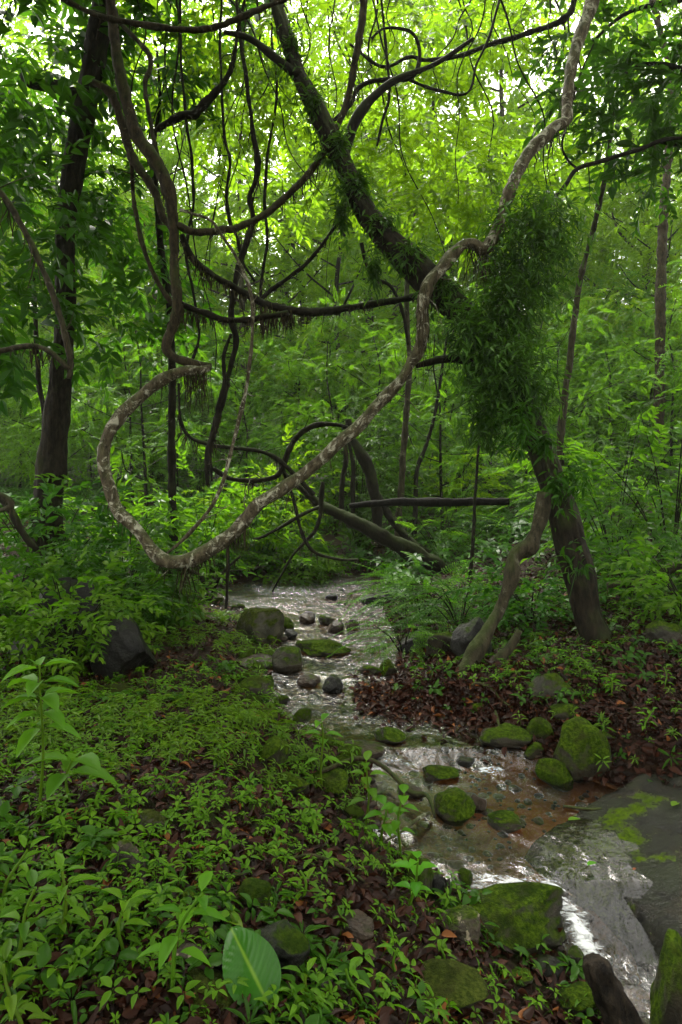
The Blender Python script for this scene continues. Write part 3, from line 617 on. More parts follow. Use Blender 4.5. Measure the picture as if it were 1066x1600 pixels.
LI = [  # label, material, fringe, fringe length, depth, path
 ('liana with knots and moss winding beside the thick brown one, upper left', 'bark_brown', 20, .08, 6.75, [(147, 130, 14), (170, 142, 17), (186, 172, 18), (196, 205, 18), (207, 243, 18), (228, 275, 17), (243, 308, 16), (252, 340, 14), (268, 362, 12), (275, 380, 10)]),
 ('slender liana hanging from knots beside the left trunk, joining the mossy rope', 'bark_brown', 12, .07, 6.8, [(206, 240, 8), (212, 320, 9), (222, 378, 9), (243, 430, 10), (262, 462, 11), (276, 478, 10)]),
 ('crooked thin liana dropping from the left trunk, outermost of the upper left tangle', 'bark_grey', 8, .06, 6.9, [(172, -10, 9), (183, 30, 9), (210, 62, 9), (229, 84, 10), (232, 105, 10), (225, 130, 9), (231, 172, 8), (243, 222, 8), (252, 262, 8)]),
 ('short dark mossy broken branch tilted up, hanging in the upper left tangle', 'bark_dark', 30, .06, 7.2, [(238, 206, 9), (262, 191, 14), (285, 179, 17), (302, 177, 18), (315, 163, 17), (335, 143, 15), (352, 122, 11), (364, 90, 8), (372, 40, 6), (392, -40, 5)]),
 ('long swinging liana curving from the top centre down to the left knot', 'bark_brown', 26, .14, 6.5, [(573, -20, 15), (568, 20, 15), (558, 70, 14), (546, 135, 13), (529, 190, 13), (504, 240, 13), (470, 285, 13), (430, 322, 14), (385, 350, 15), (340, 360, 15), (300, 361, 14), (278, 352, 14)]),
 ('arched bare liana sagging across the very top left', 'bark_brown', 14, .06, 6.0, [(70, -18, 11), (110, 5, 11), (150, 22, 11), (200, 35, 12), (290, 43, 12), (350, 38, 12), (420, 14, 11), (470, -12, 11)]),
 ('mossy dark liana stretched level from the left knot to the leaning trunk', 'bark_dark', 90, .13, 6.6, [(283, 368, 13), (300, 400, 13), (338, 434, 14), (388, 462, 14), (430, 480, 17), (480, 487, 18), (540, 480, 15), (600, 471, 14), (650, 462, 14), (690, 452, 13)]),
 ('mossy rope of liana hanging just under the level dark one', 'bark_dark', 90, .10, 6.55, [(272, 474, 11), (308, 487, 13), (345, 499, 13), (390, 500, 13), (420, 494, 12), (450, 488, 10)]),
 ('thin smooth pale vine hanging straight inside the great U', 'bark_pale', 0, .05, 6.2, [(262, 866, 6), (300, 832, 8), (330, 795, 8), (350, 750, 8), (365, 690, 8), (380, 630, 8), (388, 570, 7), (392, 510, 7), (394, 478, 7), (386, 440, 7), (370, 402, 7), (350, 372, 7), (330, 345, 6), (300, 335, 6), (280, 328, 6)]),
 ('dark twisted mossy vine dangling in the middle of the great U', 'bark_dark', 40, .10, 6.9, [(368, -40, 6), (376, 50, 7), (388, 140, 8), (394, 200, 9), (402, 240, 12), (401, 278, 12), (392, 308, 11), (397, 340, 11), (385, 380, 12), (373, 418, 12), (366, 460, 11), (362, 500, 11), (368, 535, 12), (356, 585, 12), (344, 632, 15), (333, 680, 15), (325, 712, 14), (326, 758, 6)]),
 ('dark thin vine twining round the dangling twisted one', 'bark_dark', 20, .08, 6.85, [(362, 520, 7), (352, 560, 8), (352, 600, 9), (341, 640, 9), (340, 668, 9), (330, 700, 9), (332, 752, 5)]),
 ('slim wavy vine left of the dangling twisted one, upper part of the picture', 'bark_dark', 10, .06, 7.3, [(352, -40, 5), (344, 80, 5), (350, 205, 6), (360, 255, 7), (353, 300, 8), (356, 344, 8), (370, 375, 7), (380, 410, 6), (400, 440, 5)]),
 ('slanting mossy twig rising to the right from the level dark liana', 'bark_dark', 40, .07, 6.9, [(405, 470, 8), (425, 452, 9), (455, 432, 9), (485, 405, 8), (510, 372, 7), (528, 345, 6), (545, 312, 5), (560, 290, 5)]),
 ('ring of dark liana above the stream, inside the great U', 'bark_dark', 16, .10, 7.6, [(548, 672, 7), (525, 664, 9), (492, 664, 11), (466, 678, 11), (450, 705, 11), (440, 736, 11), (420, 748, 10), (385, 750, 10), (355, 745, 10), (332, 730, 8)]),
 ('thin dark liana sagging across to the ring from the left', 'bark_dark', 18, .09, 7.5, [(279, 600, 6), (280, 650, 7), (292, 680, 7), (322, 693, 8), (360, 699, 8), (405, 704, 8), (435, 718, 10), (460, 742, 9), (490, 772, 11)]),
 ('hanging hook of dark liana below the ring, reaching towards the far pool', 'bark_dark', 14, .12, 7.8, [(440, 722, 8), (455, 775, 7), (470, 825, 7), (490, 860, 7), (530, 875, 6), (560, 876, 5)]),
 ('bare grey liana bending down at the left edge in front of the trunk', 'bark_grey', 14, .16, 5.2, [(-25, 290, 12), (5, 308, 12), (30, 345, 12), (58, 398, 12), (84, 462, 12), (103, 525, 12), (110, 560, 12), (108, 590, 10)]),
 ('mossy liana coming level from the left edge to meet the bending grey one', 'bark_grey', 30, .10, 5.2, [(-30, 545, 10), (0, 548, 10), (30, 543, 11), (55, 542, 11), (80, 553, 11), (108, 578, 11)]),
 ('pair of thin dark branches crossing in a net at the top centre', 'bark_dark', 6, .06, 7.4, [(900, -30, 9), (886, 26, 13), (830, 50, 11), (770, 70, 11), (710, 90, 9), (662, 94, 8), (640, 90, 7), (600, 105, 6), (550, 70, 6)]),
 ('looping dark vine curling under the crossing branches at the top', 'bark_dark', 8, .08, 7.2, [(505, 205, 7), (545, 165, 8), (556, 140, 9), (575, 128, 9), (605, 123, 10), (640, 122, 10), (653, 105, 9), (655, 70, 8), (640, 48, 7), (600, 45, 6), (580, 60, 5)]),
 ('thin wavy vine hanging below the looping one, right of the leaning trunk', 'bark_dark', 12, .08, 7.2, [(590, -40, 5), (600, 40, 5), (604, 90, 6), (608, 150, 6), (595, 195, 6), (588, 230, 5)]),
 ('arched twig springing off the right side of the looping vine', 'bark_dark', 4, .05, 7.3, [(640, 124, 6), (680, 140, 6), (715, 148, 5), (735, 140, 5), (745, 100, 5), (765, 50, 5), (780, -10, 5)]),
 ('thin pole of vine hanging straight to the ground by the far pool', 'bark_dark', 6, .05, 6.6, [(357, 850, 7), (358, 880, 7), (355, 915, 7), (352, 950, 6)]),
 ('slack thin vine drawn between the upper left tangle and the straight trunk', 'bark_dark', 6, .06, 7.6, [(282, -40, 5), (284, 80, 5), (290, 190, 6), (296, 250, 6), (300, 320, 6), (292, 390, 6), (300, 450, 6), (310, 520, 6), (296, 580, 6)]),
 ('second slack vine hanging in front of the bright leaves, centre left', 'bark_dark', 6, .06, 8.0, [(430, -40, 5), (425, 60, 5), (432, 150, 5), (420, 235, 6), (415, 310, 6), (420, 380, 6), (408, 450, 6), (412, 520, 6)]),
 ('dark looping twig behind the leaning trunk at mid height', 'bark_dark', 10, .08, 8.2, [(565, 380, 7), (580, 430, 7), (610, 450, 7), (630, 490, 7), (640, 540, 6)]),
]
for k, (lb, mt, fr, frl, D, pts) in enumerate(LI):
    woody('liana', 'stem', lb, 'liana', M[mt], pts, D, fr, frl, 20 + k, .2, 9, .018)

gv = rng_(44)
for k in range(32):
    px = gv.uniform(330, 900) if k < 18 else gv.uniform(190, 560); y0 = -60; ln = gv.uniform(150, 420) if k < 18 else gv.uniform(300, 640); D = gv.uniform(6.6, 9.5); dx = gv.normal(0, 50); wd_ = gv.uniform(2.2, 4.2); ph = gv.uniform(0, 6)
    pts = [(px + dx * q + 12 * math.sin(ph + q * 7) + 5 * math.sin(ph * 3 + q * 17), y0 + ln * q, wd_ * (1 - .6 * q)) for q in np.linspace(0, 1, 16)]
    a = path3(pts, D); v, f, r, C = tube(a, 5, .04, .15, 800 + k, freq=20); b0 = a[-1, :3]
    tag(MB().add(v, f, r).build('thin_vine', M['bark_dark'], None, b0), 'thread thin dark vine hanging free under the canopy', 'vine', 'thread thin vines hanging under the canopy')
# leaning tree at the right
lean = [(955, 1050, 74), (935, 1005, 66), (920, 960, 58), (905, 900, 60), (887, 830, 56), (872, 775, 50), (848, 710, 48), (826, 652, 46), (800, 590, 50), (760, 530, 54), (704, 472, 54), (650, 418, 50), (600, 368, 46), (560, 312, 42), (530, 245, 38), (495, 172, 33), (465, 112, 29), (445, 50, 25), (430, 0, 22), (415, -60, 18)]
def Dat(D0, px, py): return D0
gb = G(935, 1005); DL = gb[1]
lp = path3(lean, DL, (DL, DL + .2, DL + .6, DL + 1.0, DL + 1.4)); lp[:, 3] *= .78
lp[0, :3] = [gb[0] + .06, gb[1], gb[2] - .25]
v, f, r, CL = tube(lp, 36, .035, .10, 71, freq=7, ridge=.16)
# bark plates: ridges running up the trunk
lean_t = thing('leaning_tree', 'dark tree leaning far left over the brook, wrapped in narrow leaved creeper', 'tree', gb)
MB().add(v, f, r).build('trunk', M['bark_rough'], lean_t, gb)
a = path3([(752, 572, 16), (735, 566, 17), (715, 561, 16), (690, 562, 13), (668, 567, 11), (650, 572, 8)], DL + .45); v, f, r, C = tube(a, 9, .04, .14, 72)
MB().add(v, f, r).build('branch', M['bark_dark'], lean_t, gb)
a = path3([(468, 120, 16), (430, 90, 12), (390, 60, 10), (350, 50, 8)], DL + 1.1); v, f, r, C = tube(a, 8, .05, .14, 73)
MB().add(v, f, r).build('branch', M['bark_dark'], lean_t, gb)
a = path3([(535, 250, 18), (560, 180, 14), (610, 130, 11), (680, 100, 8), (740, 60, 6)], DL + 1.2); v, f, r, C = tube(a, 8, .05, .14, 74)
MB().add(v, f, r).build('branch', M['bark_dark'], lean_t, gb)

tw = [(852, 770, 18), (847, 800, 20), (838, 830, 18), (826, 855, 25), (806, 868, 24), (800, 895, 32), (796, 915, 24), (782, 948, 26), (768, 975, 22), (748, 1012, 28), (728, 1045, 24), (712, 1066, 16)]
gt = G(722, 1055)
tp = path3(tw, 1, (DL - .1, DL - .15, (DL + gt[1]) / 2, gt[1])); tp[-1, 2] -= .05
v, f, r, C = tube(tp, 12, .035, .26, 75, freq=11)
tt_ = thing('twisted_stem', 'knotted twisted stem descending from the leaning tree to roots by the leaf pile', 'stem', gt)
MB().add(v, f, r).build('stem', M['bark_grey'], tt_, gt)
for k, pts in enumerate([[(752, 1008, 24), (740, 1035, 18), (742, 1060, 12), (735, 1075, 6)], [(760, 1045, 14), (780, 1030, 16), (800, 1008, 14), (812, 985, 8)], [(722, 1052, 22), (745, 1050, 18), (770, 1042, 15)]]):
    a = path3(pts, gt[1] + .12 + .05 * k); v, f, r, C = tube(a, 9, .03, .2, 76 + k)
    MB().add(v, f, r).build('root', M['bark_grey'], tt_, gt)

# left tree
lt = [(62, 900, 60), (72, 840, 54), (78, 770, 48), (84, 690, 44), (92, 620, 40), (99, 540, 33), (102, 460, 30), (101, 390, 30), (104, 330, 31), (112, 280, 34), (120, 230, 37), (130, 180, 38), (140, 130, 37), (150, 80, 38), (158, 30, 38), (163, -30, 36), (168, -120, 30)]
DT = 8.2
lp2 = path3(lt, DT); lp2[:, 3] *= .88; gl_ = np.array([lp2[0, 0], DT, float(terrain(lp2[0, 0], DT))]); lp2[0, 2] = gl_[2] - .2
v, f, r, CT = tube(lp2, 30, .05, .10, 81, freq=6, ridge=.12)
left_t = thing('tall_tree', 'tall dark trunk at the left with a stubby broken limb near the top', 'tree', gl_)
MB().add(v, f, r).build('trunk', M['bark_rough'], left_t, gl_)
a = path3([(124, 155, 20), (108, 143, 20), (90, 135, 19), (62, 133, 16), (42, 127, 13), (34, 116, 8)], DT - .05); v, f, r, C = tube(a, 10, .04, .14, 82)
MB().add(v, f, r).build('limb', M['bark_dark'], left_t, gl_)

# other woody things
WD = [  # name, part, cat, label, mat, D, path(first = ground end), fringe
 ('slim_tree', 'trunk', 'tree', 'straight dark slim trunk standing behind the great U', 'bark_dark', 9.0, [(270, 880, 18), (270, 780, 17), (268, 680, 16), (268, 560, 15), (266, 480, 14), (256, 420, 14), (248, 360, 13), (243, 290, 12), (240, 230, 9), (250, 160, 7), (245, 80, 5)], 0),
 ('slim_tree', 'trunk', 'tree', 'slim brown sapling trunk slanting up at the right, beyond the creeper', 'bark_grey', 8.2, [(868, 760, 16), (880, 660, 14), (886, 600, 13), (896, 530, 13), (905, 455, 12), (922, 380, 11), (945, 285, 10), (955, 215, 8), (962, 150, 6)], 0),
 ('slim_tree', 'trunk', 'tree', 'thin pale brown trunk left of the fallen log, behind the brook', 'bark_grey', 11.0, [(622, 845, 17), (624, 800, 14), (630, 700, 13), (636, 620, 12), (640, 560, 11), (635, 480, 10), (640, 380, 8), (660, 280, 6)], 0),
 ('slim_tree', 'trunk', 'tree', 'thin dark trunk standing in front of the fallen log', 'bark_dark', 11.5, [(648, 850, 12), (649, 790, 10), (652, 735, 9), (668, 690, 8), (682, 640, 7), (690, 580, 6), (700, 520, 4)], 0),
 ('slim_tree', 'trunk', 'tree', 'distant brown trunk with bare top near the right edge', 'bark_brown', 15, [(1030, 700, 20), (1032, 500, 20), (1036, 340, 18), (1044, 250, 16), (1050, 170, 14), (1045, 100, 12), (1020, 0, 12), (1005, -60, 10)], 0),
 ('slim_tree', 'trunk', 'tree', 'dark post like trunk with mossy top, tallest of the broken stumps by the pool', 'bark_dark', 10.2, [(590, 838, 22), (588, 800, 20), (582, 760, 22), (573, 725, 24), (560, 700, 18), (548, 680, 14), (544, 656, 12)], 30),
 ('broken_stump', 'trunk', 'stump', 'left thin upright dead stem of the pair behind the brook', 'bark_dark', 10.8, [(534, 800, 12), (537, 750, 11), (541, 715, 10), (540, 690, 8)], 0),
 ('broken_stump', 'trunk', 'stump', 'right thin upright dead stem of the pair behind the brook', 'bark_dark', 11.0, [(551, 802, 10), (551, 760, 10), (552, 725, 9), (545, 690, 7)], 0),
 ('fallen_tree', 'trunk', 'log', 'mossy fallen trunk slanting down to the right above the far pool', 'bark_dark', 9.8, [(700, 892, 26), (650, 866, 34), (605, 842, 32), (565, 820, 28), (525, 800, 22), (498, 785, 16), (470, 762, 11), (440, 735, 9)], 30),
 ('fallen_tree', 'trunk', 'log', 'thin fallen trunk leaning from the broken post down to the right', 'bark_dark', 10.4, [(672, 868, 16), (640, 845, 17), (612, 812, 15), (590, 775, 14), (578, 752, 12)], 0),
 ('fallen_log', 'trunk', 'log', 'long black level log lying behind the brook', 'bark_black', 8.9, [(545, 790, 10), (580, 788, 15), (640, 785, 18), (700, 786, 18), (750, 785, 17), (795, 784, 15)], 0),
 ('bare_branch', 'stem', 'branch', 'crooked dead branch hanging beneath the fallen mossy trunk', 'bark_dark', 9.5, [(505, 752, 7), (502, 780, 11), (500, 805, 8), (492, 830, 8), (478, 845, 7), (455, 870, 5), (425, 925, 3)], 8),
 ('bare_branch', 'stem', 'branch', 'thin dead branch reaching left over the far water', 'bark_dark', 9.6, [(500, 792, 8), (470, 805, 8), (440, 822, 7), (410, 838, 6), (395, 842, 4)], 8),
 ('bare_branch', 'stem', 'branch', 'thin forked branch reaching from the right edge to the creeper', 'bark_dark', 6.8, [(1090, 212, 8), (1040, 218, 8), (1000, 232, 9), (950, 248, 9), (905, 264, 9), (885, 290, 8), (862, 312, 7), (840, 325, 6)], 4),
 ('bare_branch', 'stem', 'branch', 'twig hooking down from the thin forked branch at the right', 'bark_dark', 6.9, [(905, 264, 6), (890, 250, 5), (880, 225, 5), (890, 180, 4), (905, 120, 4), (930, 60, 3)], 0),
 ('fallen_branch', 'stem', 'branch', 'mossy crooked branch lying on the right bank near the edge', 'bark_grey', 6.1, [(950, 914, 12), (985, 912, 20), (1015, 908, 24), (1040, 892, 22), (1066, 882, 22), (1100, 870, 20)], 10),
 ('thin_sapling', 'stem', 'tree', 'thin dark upright stem on the right bank left of the leaning tree', 'bark_dark', 8.2, [(734, 905, 7), (738, 850, 7), (742, 780, 6), (748, 700, 5), (752, 640, 4)], 0),
 ('root_stump', 'trunk', 'stump', 'rooted rotten stump under the lowest bend of the great U', 'bark_dark', 7.4, [(276, 955, 60), (272, 925, 48), (268, 898, 38), (262, 880, 26)], 60),
 ('root', 'stem', 'root', 'curved dark root arching from the rotten stump towards the water', 'bark_dark', 7.3, [(282, 890, 14), (300, 892, 12), (318, 905, 10), (325, 940, 8), (345, 900, 6), (375, 868, 5)], 20),
 ('slanting_trunk', 'trunk', 'stem', 'dark stem slanting down at the far left under the mossy loop', 'bark_dark', 6.0, [(58, 860, 12), (38, 835, 14), (18, 800, 14), (-5, 770, 12), (-30, 740, 10)], 10),
 ('liana', 'stem', 'liana', 'short mossy loop of liana at the left edge, low down', 'bark_grey', 5.6, [(-30, 770, 10), (-5, 772, 11), (12, 782, 13), (15, 792, 12), (0, 798, 8)], 20),
 ('slim_tree', 'trunk', 'tree', 'thin crooked trunk behind the tall left one, half hidden by leaves', 'bark_dark', 9.5, [(90, 800, 14), (75, 700, 12), (68, 640, 11), (60, 590, 10), (55, 500, 9), (50, 400, 7)], 0),
]
for k, (nm, pn, ct, lb, mt, D, pts, fr) in enumerate(WD):
    woody(nm, pn, lb, ct, M[mt], pts, D, fr, .10, 120 + k, .15, 10, .012, step=.035, freq=22)

# ------------------------------------------------------------------ leaf sprays
SP = {}
SP['small'] = [spray_t(300 + k, 15, .50, .115, .42, False) for k in range(4)]
SP['large'] = [spray_t(310 + k, 11, .60, .20, .40, True) for k in range(3)]
SP['mid'] = [spray_t(320 + k, 12, .45, .14, .42, True) for k in range(3)]
SP['pin'] = [frond_t(330 + k, 11, .55, .13, .36) for k in range(3)]
SP['near'] = [spray_t(340 + k, 10, .28, .075, .46, True, tw=.002) for k in range(3)]
SP['fern'] = [frond_t(350 + k, 14, .42, .055, .3, .35) for k in range(3)]

def sprays(mb, kind, pos, dirs, scale, r, seed, up=None):
    n = len(pos); g = rng_(seed); T = SP[kind]; pick = g.integers(0, len(T), n)
    for k, tm in enumerate(T):
        s = pick == k
        if not s.any(): continue
        q = inst(tm, bases(dirs[s], None if up is None else up[s], g.normal(0, .35, s.sum())), pos[s], scale[s])
        shift = np.repeat(r[s], len(tm[0]))
        mb.add(q[0], q[1], np.clip(q[2] * .75 + shift * .5 - .1, 0, 1))

def cluster(mb, kind, c, rad, n, seed, sc_=1.0, flat=.6, shift=None, hollow=True):
    g = rng_(seed); u = norm(g.normal(0, 1, (n, 3))); d = g.uniform(.15, 1, (n, 1)) ** .6
    pos = np.asarray(c) + u * d * rad * [1, 1, flat]
    dirs = u * [1, 1, .45] + g.normal(0, .45, (n, 3)) + [0, 0, -.12]
    sprays(mb, kind, pos, dirs, sc_ * g.uniform(.7, 1.25, n), np.full(n, g.uniform(0, 1) if shift is None else shift) + g.normal(0, .12, n), seed + 1)

# crowns of the near trees, clumps round the limbs, plus unseen overhead clumps added as shade
def clumps(parent, base, kind, mat, lst, seed, name='crown', sc_=1.0, high_shade=()):
    mb = MB()
    for k, (x_, y_, z_, rad, n) in enumerate(high_shade): cluster(mb, kind, (x_, y_, z_), rad, n, seed + 900 + k, sc_ * 1.2)  # unseen clumps above the frame, added to block sky light
    for k, (px, py, D, rad, n) in enumerate(lst): cluster(mb, kind, Pp(px, py, D), rad, n, seed + k * 3, sc_)
    return mb.build(name, mat, parent, base, False)
gH = rng_(17)
HI_SHADE = [(gH.uniform(-4.5, 4.5), gH.uniform(-2.5, 3.2), gH.uniform(5.2, 7.5), 1.2, 46) for k in range(26)]  # leaf clumps added out of view over the camera to shade the foreground
HI_SHADE += [(gH.uniform(-5.5, -1.9), gH.uniform(4, 8.6), gH.uniform(8.4, 9.6), 1.1, 46) for k in range(14)]  # added left canopy, also out of view, keeping sun off the bank
HI_SHADE += [(gH.uniform(2.2, 5.5), gH.uniform(4, 8.6), gH.uniform(8.6, 9.8), 1.1, 46) for k in range(9)]  # same on the right; the strip over the stream stays open for glints
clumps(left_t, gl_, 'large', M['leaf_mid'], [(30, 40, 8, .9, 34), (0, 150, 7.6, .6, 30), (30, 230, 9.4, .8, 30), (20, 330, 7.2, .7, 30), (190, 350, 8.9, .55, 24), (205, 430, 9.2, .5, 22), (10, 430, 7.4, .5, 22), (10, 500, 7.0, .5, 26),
   (240, 120, 8.6, .6, 18), (230, 30, 8.6, .6, 20), (190, 520, 8.8, .6, 26), (330, 40, 9, .7, 18), (-150, -300, 6.5, 1.2, 40), (60, -350, 6.0, 1.2, 40), (200, -200, 7.0, 1.1, 36), (-250, -100, 6, 1.1, 36), (-100, -700, 4.5, 1.2, 40), (150, -800, 4.2, 1.2, 40), (90, 310, 8.8, .7, 26), (-10, 260, 8.0, .6, 24), (110, 90, 9.4, .7, 20), (190, 300, 9.3, .7, 20)], 400, high_shade=[h for h in HI_SHADE if h[0] < -1.2])  # clumps well above the frame are put in for foreground shade
clumps(lean_t, gb, 'small', M['leaf_canopy'], [(400, 40, 8, .8, 34), (450, 120, 8.4, .7, 30), (380, 170, 8.2, .6, 26), (520, 40, 8.4, .8, 30), (620, 60, 8.6, .8, 34), (600, 160, 8.2, .7, 28), (660, 210, 8.0, .7, 30), (700, 60, 8.4, .8, 28),
   (770, 40, 8.4, .8, 26), (560, 260, 8.4, .6, 24), (640, 300, 8.2, .7, 32), (700, 320, 7.8, .6, 30), (330, 120, 8.6, .6, 22), (720, 270, 7.4, .5, 26), (420, -1500, 3.4, 1.2, 70), (700, -1500, 3.3, 1.2, 70), (560, -2600, 2.3, 1.2, 70), (300, -2400, 2.4, 1.2, 70), (850, -2500, 2.4, 1.2, 70), (480, 10, 9.5, .9, 30), (680, 0, 9.5, .9, 30), (820, 20, 9.2, .8, 28), (470, 200, 8.6, .5, 14), (780, 300, 7.6, .5, 20)], 500, high_shade=[h for h in HI_SHADE if -1.2 <= h[0] < 1.8])  # the overhead clumps here are unseen, added only to cast shade

ov = np.array([5.3, 7.4, float(terrain(5.3, 7.4))]); ov_t = thing('overhanging_tree', 'dark leaved tree reaching in from the top right corner', 'tree', ov)
a = np.array([[*(ov - [0, 0, .3]), .16], [*(ov + [-.1, 0, 3]), .14], [*(ov + [-.4, 0, 6]), .11], [*(ov + [-.9, .2, 8.5]), .06]]); v, f, r, C = tube(a, 14, .1, .12, 84, freq=8); MB().add(v, f, r).build('trunk', M['bark_dark'], ov_t, ov)
for k, pts in enumerate([[(1170, 120, 12), (1080, 110, 9), (1010, 100, 7), (950, 130, 4)], [(1150, -20, 12), (1060, 0, 9), (980, 20, 7), (920, 70, 4)], [(1170, 260, 10), (1080, 230, 7), (1020, 220, 5)]]):
    a = path3(pts, 7.2); v, f, r, C = tube(a, 7, .05, .14, 85 + k, freq=22); MB().add(v, f, r).build('limb', M['bark_dark'], ov_t, ov)
clumps(ov_t, ov, 'mid', M['leaf_mid'], [(1010, 60, 7.2, .55, 26), (1050, 150, 7.0, .5, 26), (960, 130, 7.4, .45, 20), (990, 210, 7.3, .4, 18), (1070, 30, 7, .6, 28), (940, 60, 7.4, .4, 16), (1060, 260, 7.2, .4, 18), (900, 150, 7.6, .35, 10), (1110, 120, 7, .7, 26), (900, -200, 6.8, 1.1, 36), (1080, -250, 6.4, 1.1, 36), (1000, -600, 5.2, 1.2, 40), (1200, -500, 5.4, 1.2, 40)], 540, high_shade=[h for h in HI_SHADE if h[0] >= 1.8])  # seen leaves at the corner, plus unseen clumps above added for shade

gC = rng_(23); lst = []
for k in range(34): lst.append((gC.uniform(400, 960), gC.uniform(-60, 330), gC.uniform(9.0, 12.5), gC.uniform(.5, .8), 18))
for k in range(10): lst.append((gC.uniform(180, 420), gC.uniform(-60, 200), gC.uniform(9.5, 12), gC.uniform(.5, .8), 16))
lst = [c for c in lst if math.hypot(c[0] - 470, (c[1] - 130) * .6) > 75 and math.hypot((c[0] - 835) * .7, c[1] - 125) > 85 and c[1] > -45]
clumps(lean_t, gb, 'mid', M['leaf_bright'], lst, 1500, 'crown', 1.15)

# creeper with narrow hanging leaves on the leaning tree
nl = leaf_t(.24, .06, .3, True)
def creeper(label, spots, mat, seed, size=.088):
    mb = MB(); g = rng_(seed); P0 = None
    for (px, py, D, rx, rz, n) in spots:
        n = int(n * 1.9)
        c = Pp(px, py, D); u = norm(g.normal(0, 1, (n, 3))); d = g.uniform(.1, 1, (n, 1)) ** .6 * np.where(g.uniform(0, 1, (n, 1)) < .28, g.uniform(1.1, 1.75, (n, 1)), 1)
        pos = c + u * d * [rx, rx, rz]; pos += fbm(pos * 6, seed, 2)[:, None] * u * .16
        a = g.uniform(0, 6.28, n); dirs = np.stack([np.cos(a), np.sin(a), g.normal(-.5, .55, n)], 1) + u * .5
        q = inst(nl, bases(dirs, np.stack([g.normal(0, .5, n), g.normal(0, .5, n), np.ones(n)], 1)), pos, size * g.uniform(.4, 1.3, n), np.clip(g.normal(.3, .2, n) + .5 * (d[:, 0] > .9), 0, 1))
        mb.add(*q)
        for k in range(max(3, n // 60)):      # drooping stems
            s = c + norm(g.normal(0, 1, 3)) * g.uniform(.1, .8) * np.array([rx, rx, rz]); e = s + [g.normal(0, .1), g.normal(0, .1), -g.uniform(.1, .3)]
            mb.add(*stick(s, e, .004, .002), .1)
    c0 = Pp(spots[0][0], spots[0][1], spots[0][2])
    o = mb.build('creeper', mat, None, c0, False); tag(o, label, 'creeper'); return o
creeper('dense shaggy mass of dark narrow leaves bulging beside the top of the leaning trunk', [(815, 400, DL + .55, .34, .48, 1200), (790, 490, DL + .45, .33, .40, 1150), (850, 350, DL + .6, .3, .3, 600), (770, 570, DL + .35, .3, .35, 900), (820, 600, DL + .2, .22, .32, 600), (735, 520, DL + .3, .25, .3, 500), (760, 650, DL + .3, .22, .3, 380)], M['leaf_dark'], 600)
creeper('narrow leaved creeper fringing the upper leaning trunk', [(690, 450, DL + .55, .18, .2, 240), (640, 400, DL + .65, .18, .2, 240), (600, 350, DL + .75, .2, .22, 260), (560, 290, DL + .85, .16, .3, 260), (535, 330, DL + .8, .12, .3, 160), (530, 230, DL + .9, .15, .25, 200), (490, 160, DL + 1, .15, .25, 180), (455, 80, DL + 1.15, .15, .25, 180), (585, 420, DL + .7, .12, .25, 120)], M['leaf_dark'], 620, .085)
creeper('bright narrow leaved tufts growing on the lower leaning trunk', [(868, 760, DL - .1, .13, .16, 90), (850, 690, DL - .05, .12, .16, 70), (905, 880, DL - .15, .06, .07, 24), (900, 740, DL - .1, .1, .12, 50), (815, 670, DL - .05, .12, .2, 90)], M['leaf_mid'], 640, .10)

# ------------------------------------------------------------------ forest trees: prototypes and copies
def make_tree(name, label, H, crown, kind, mat, bark, seed, nlimb=16, nsp=22, rad=1.0, lean=0.0, sc_=1.0, r0=.14, bot=.35, group=None):
    g = rng_(seed); t = thing(name, label, 'tree', (0, 0, 0), group)
    tp = []; th = H * .86
    for k in range(7):
        q = k / 6; tp.append([lean * H * q * q + g.normal(0, .05) * H * .15 * q, g.normal(0, .02) * H * q, -.4 + (th + .4) * q, r0 * (1 - .75 * q)])
    tp = np.array(tp); v, f, r, C = tube(tp, 9, .25, .1, seed, freq=3); tr = MB().add(v, f, r); mb = MB()
    for k in range(nlimb):
        h = bot + (1 - bot) * (k + g.uniform(0, .9)) / nlimb; a = k * 2.4 + g.uniform(-.5, .5)
        q = np.array([np.interp(h * H * .86, tp[:, 2], tp[:, j]) for j in range(4)]); q[2] = h * H * .86
        reach = crown * g.uniform(.45, 1.0) * math.sqrt(max(.12, 1 - (abs(h - .62) / .55) ** 2))
        e = q[:3] + [math.cos(a) * reach, math.sin(a) * reach, H * .1 * g.uniform(.2, 1.3)]
        m = (q[:3] + e) / 2 + [g.normal(0, .15), g.normal(0, .15), -.1]
        vv, ff, rr, _ = tube(np.array([[*q[:3], q[3] * .5], [*m, q[3] * .35], [*e, .012]]), 5, .3, .1, seed + k, freq=3, cap=False)
        tr.add(vv, ff, rr)
        cluster(mb, kind, e, rad * g.uniform(.75, 1.3), int(nsp * g.uniform(.7, 1.3)), seed * 7 + k * 3, sc_, .55)
        cluster(mb, kind, (m + e) / 2 + [0, 0, .1], rad * .7, nsp // 3, seed * 7 + k * 3 + 1, sc_, .5)
    tr.build('trunk', bark, t); mb.build('crown', mat, t, (0, 0, 0), False)
    return t
gN = rng_(99)
protoA = make_tree('forest_tree', 'tall bright leaved tree in the forest behind the brook', 15, 3.6, 'small', M['leaf_bright'], M['bark_grey'], 701, 22, 27, 1.3, .02, 1.55, .15, .22)
protoB = make_tree('forest_tree', 'tall large leaved tree in the forest behind the brook', 13, 3.2, 'large', M['leaf_canopy'], M['bark_dark'], 702, 20, 20, 1.2, .05, 1.2, .13, .2)
protoC = make_tree('forest_tree', 'tall tree with feathery leaves in the forest behind the brook', 16, 3.8, 'pin', M['leaf_bright'], M['bark_grey'], 703, 22, 22, 1.3, -.03, 1.3, .16, .25)
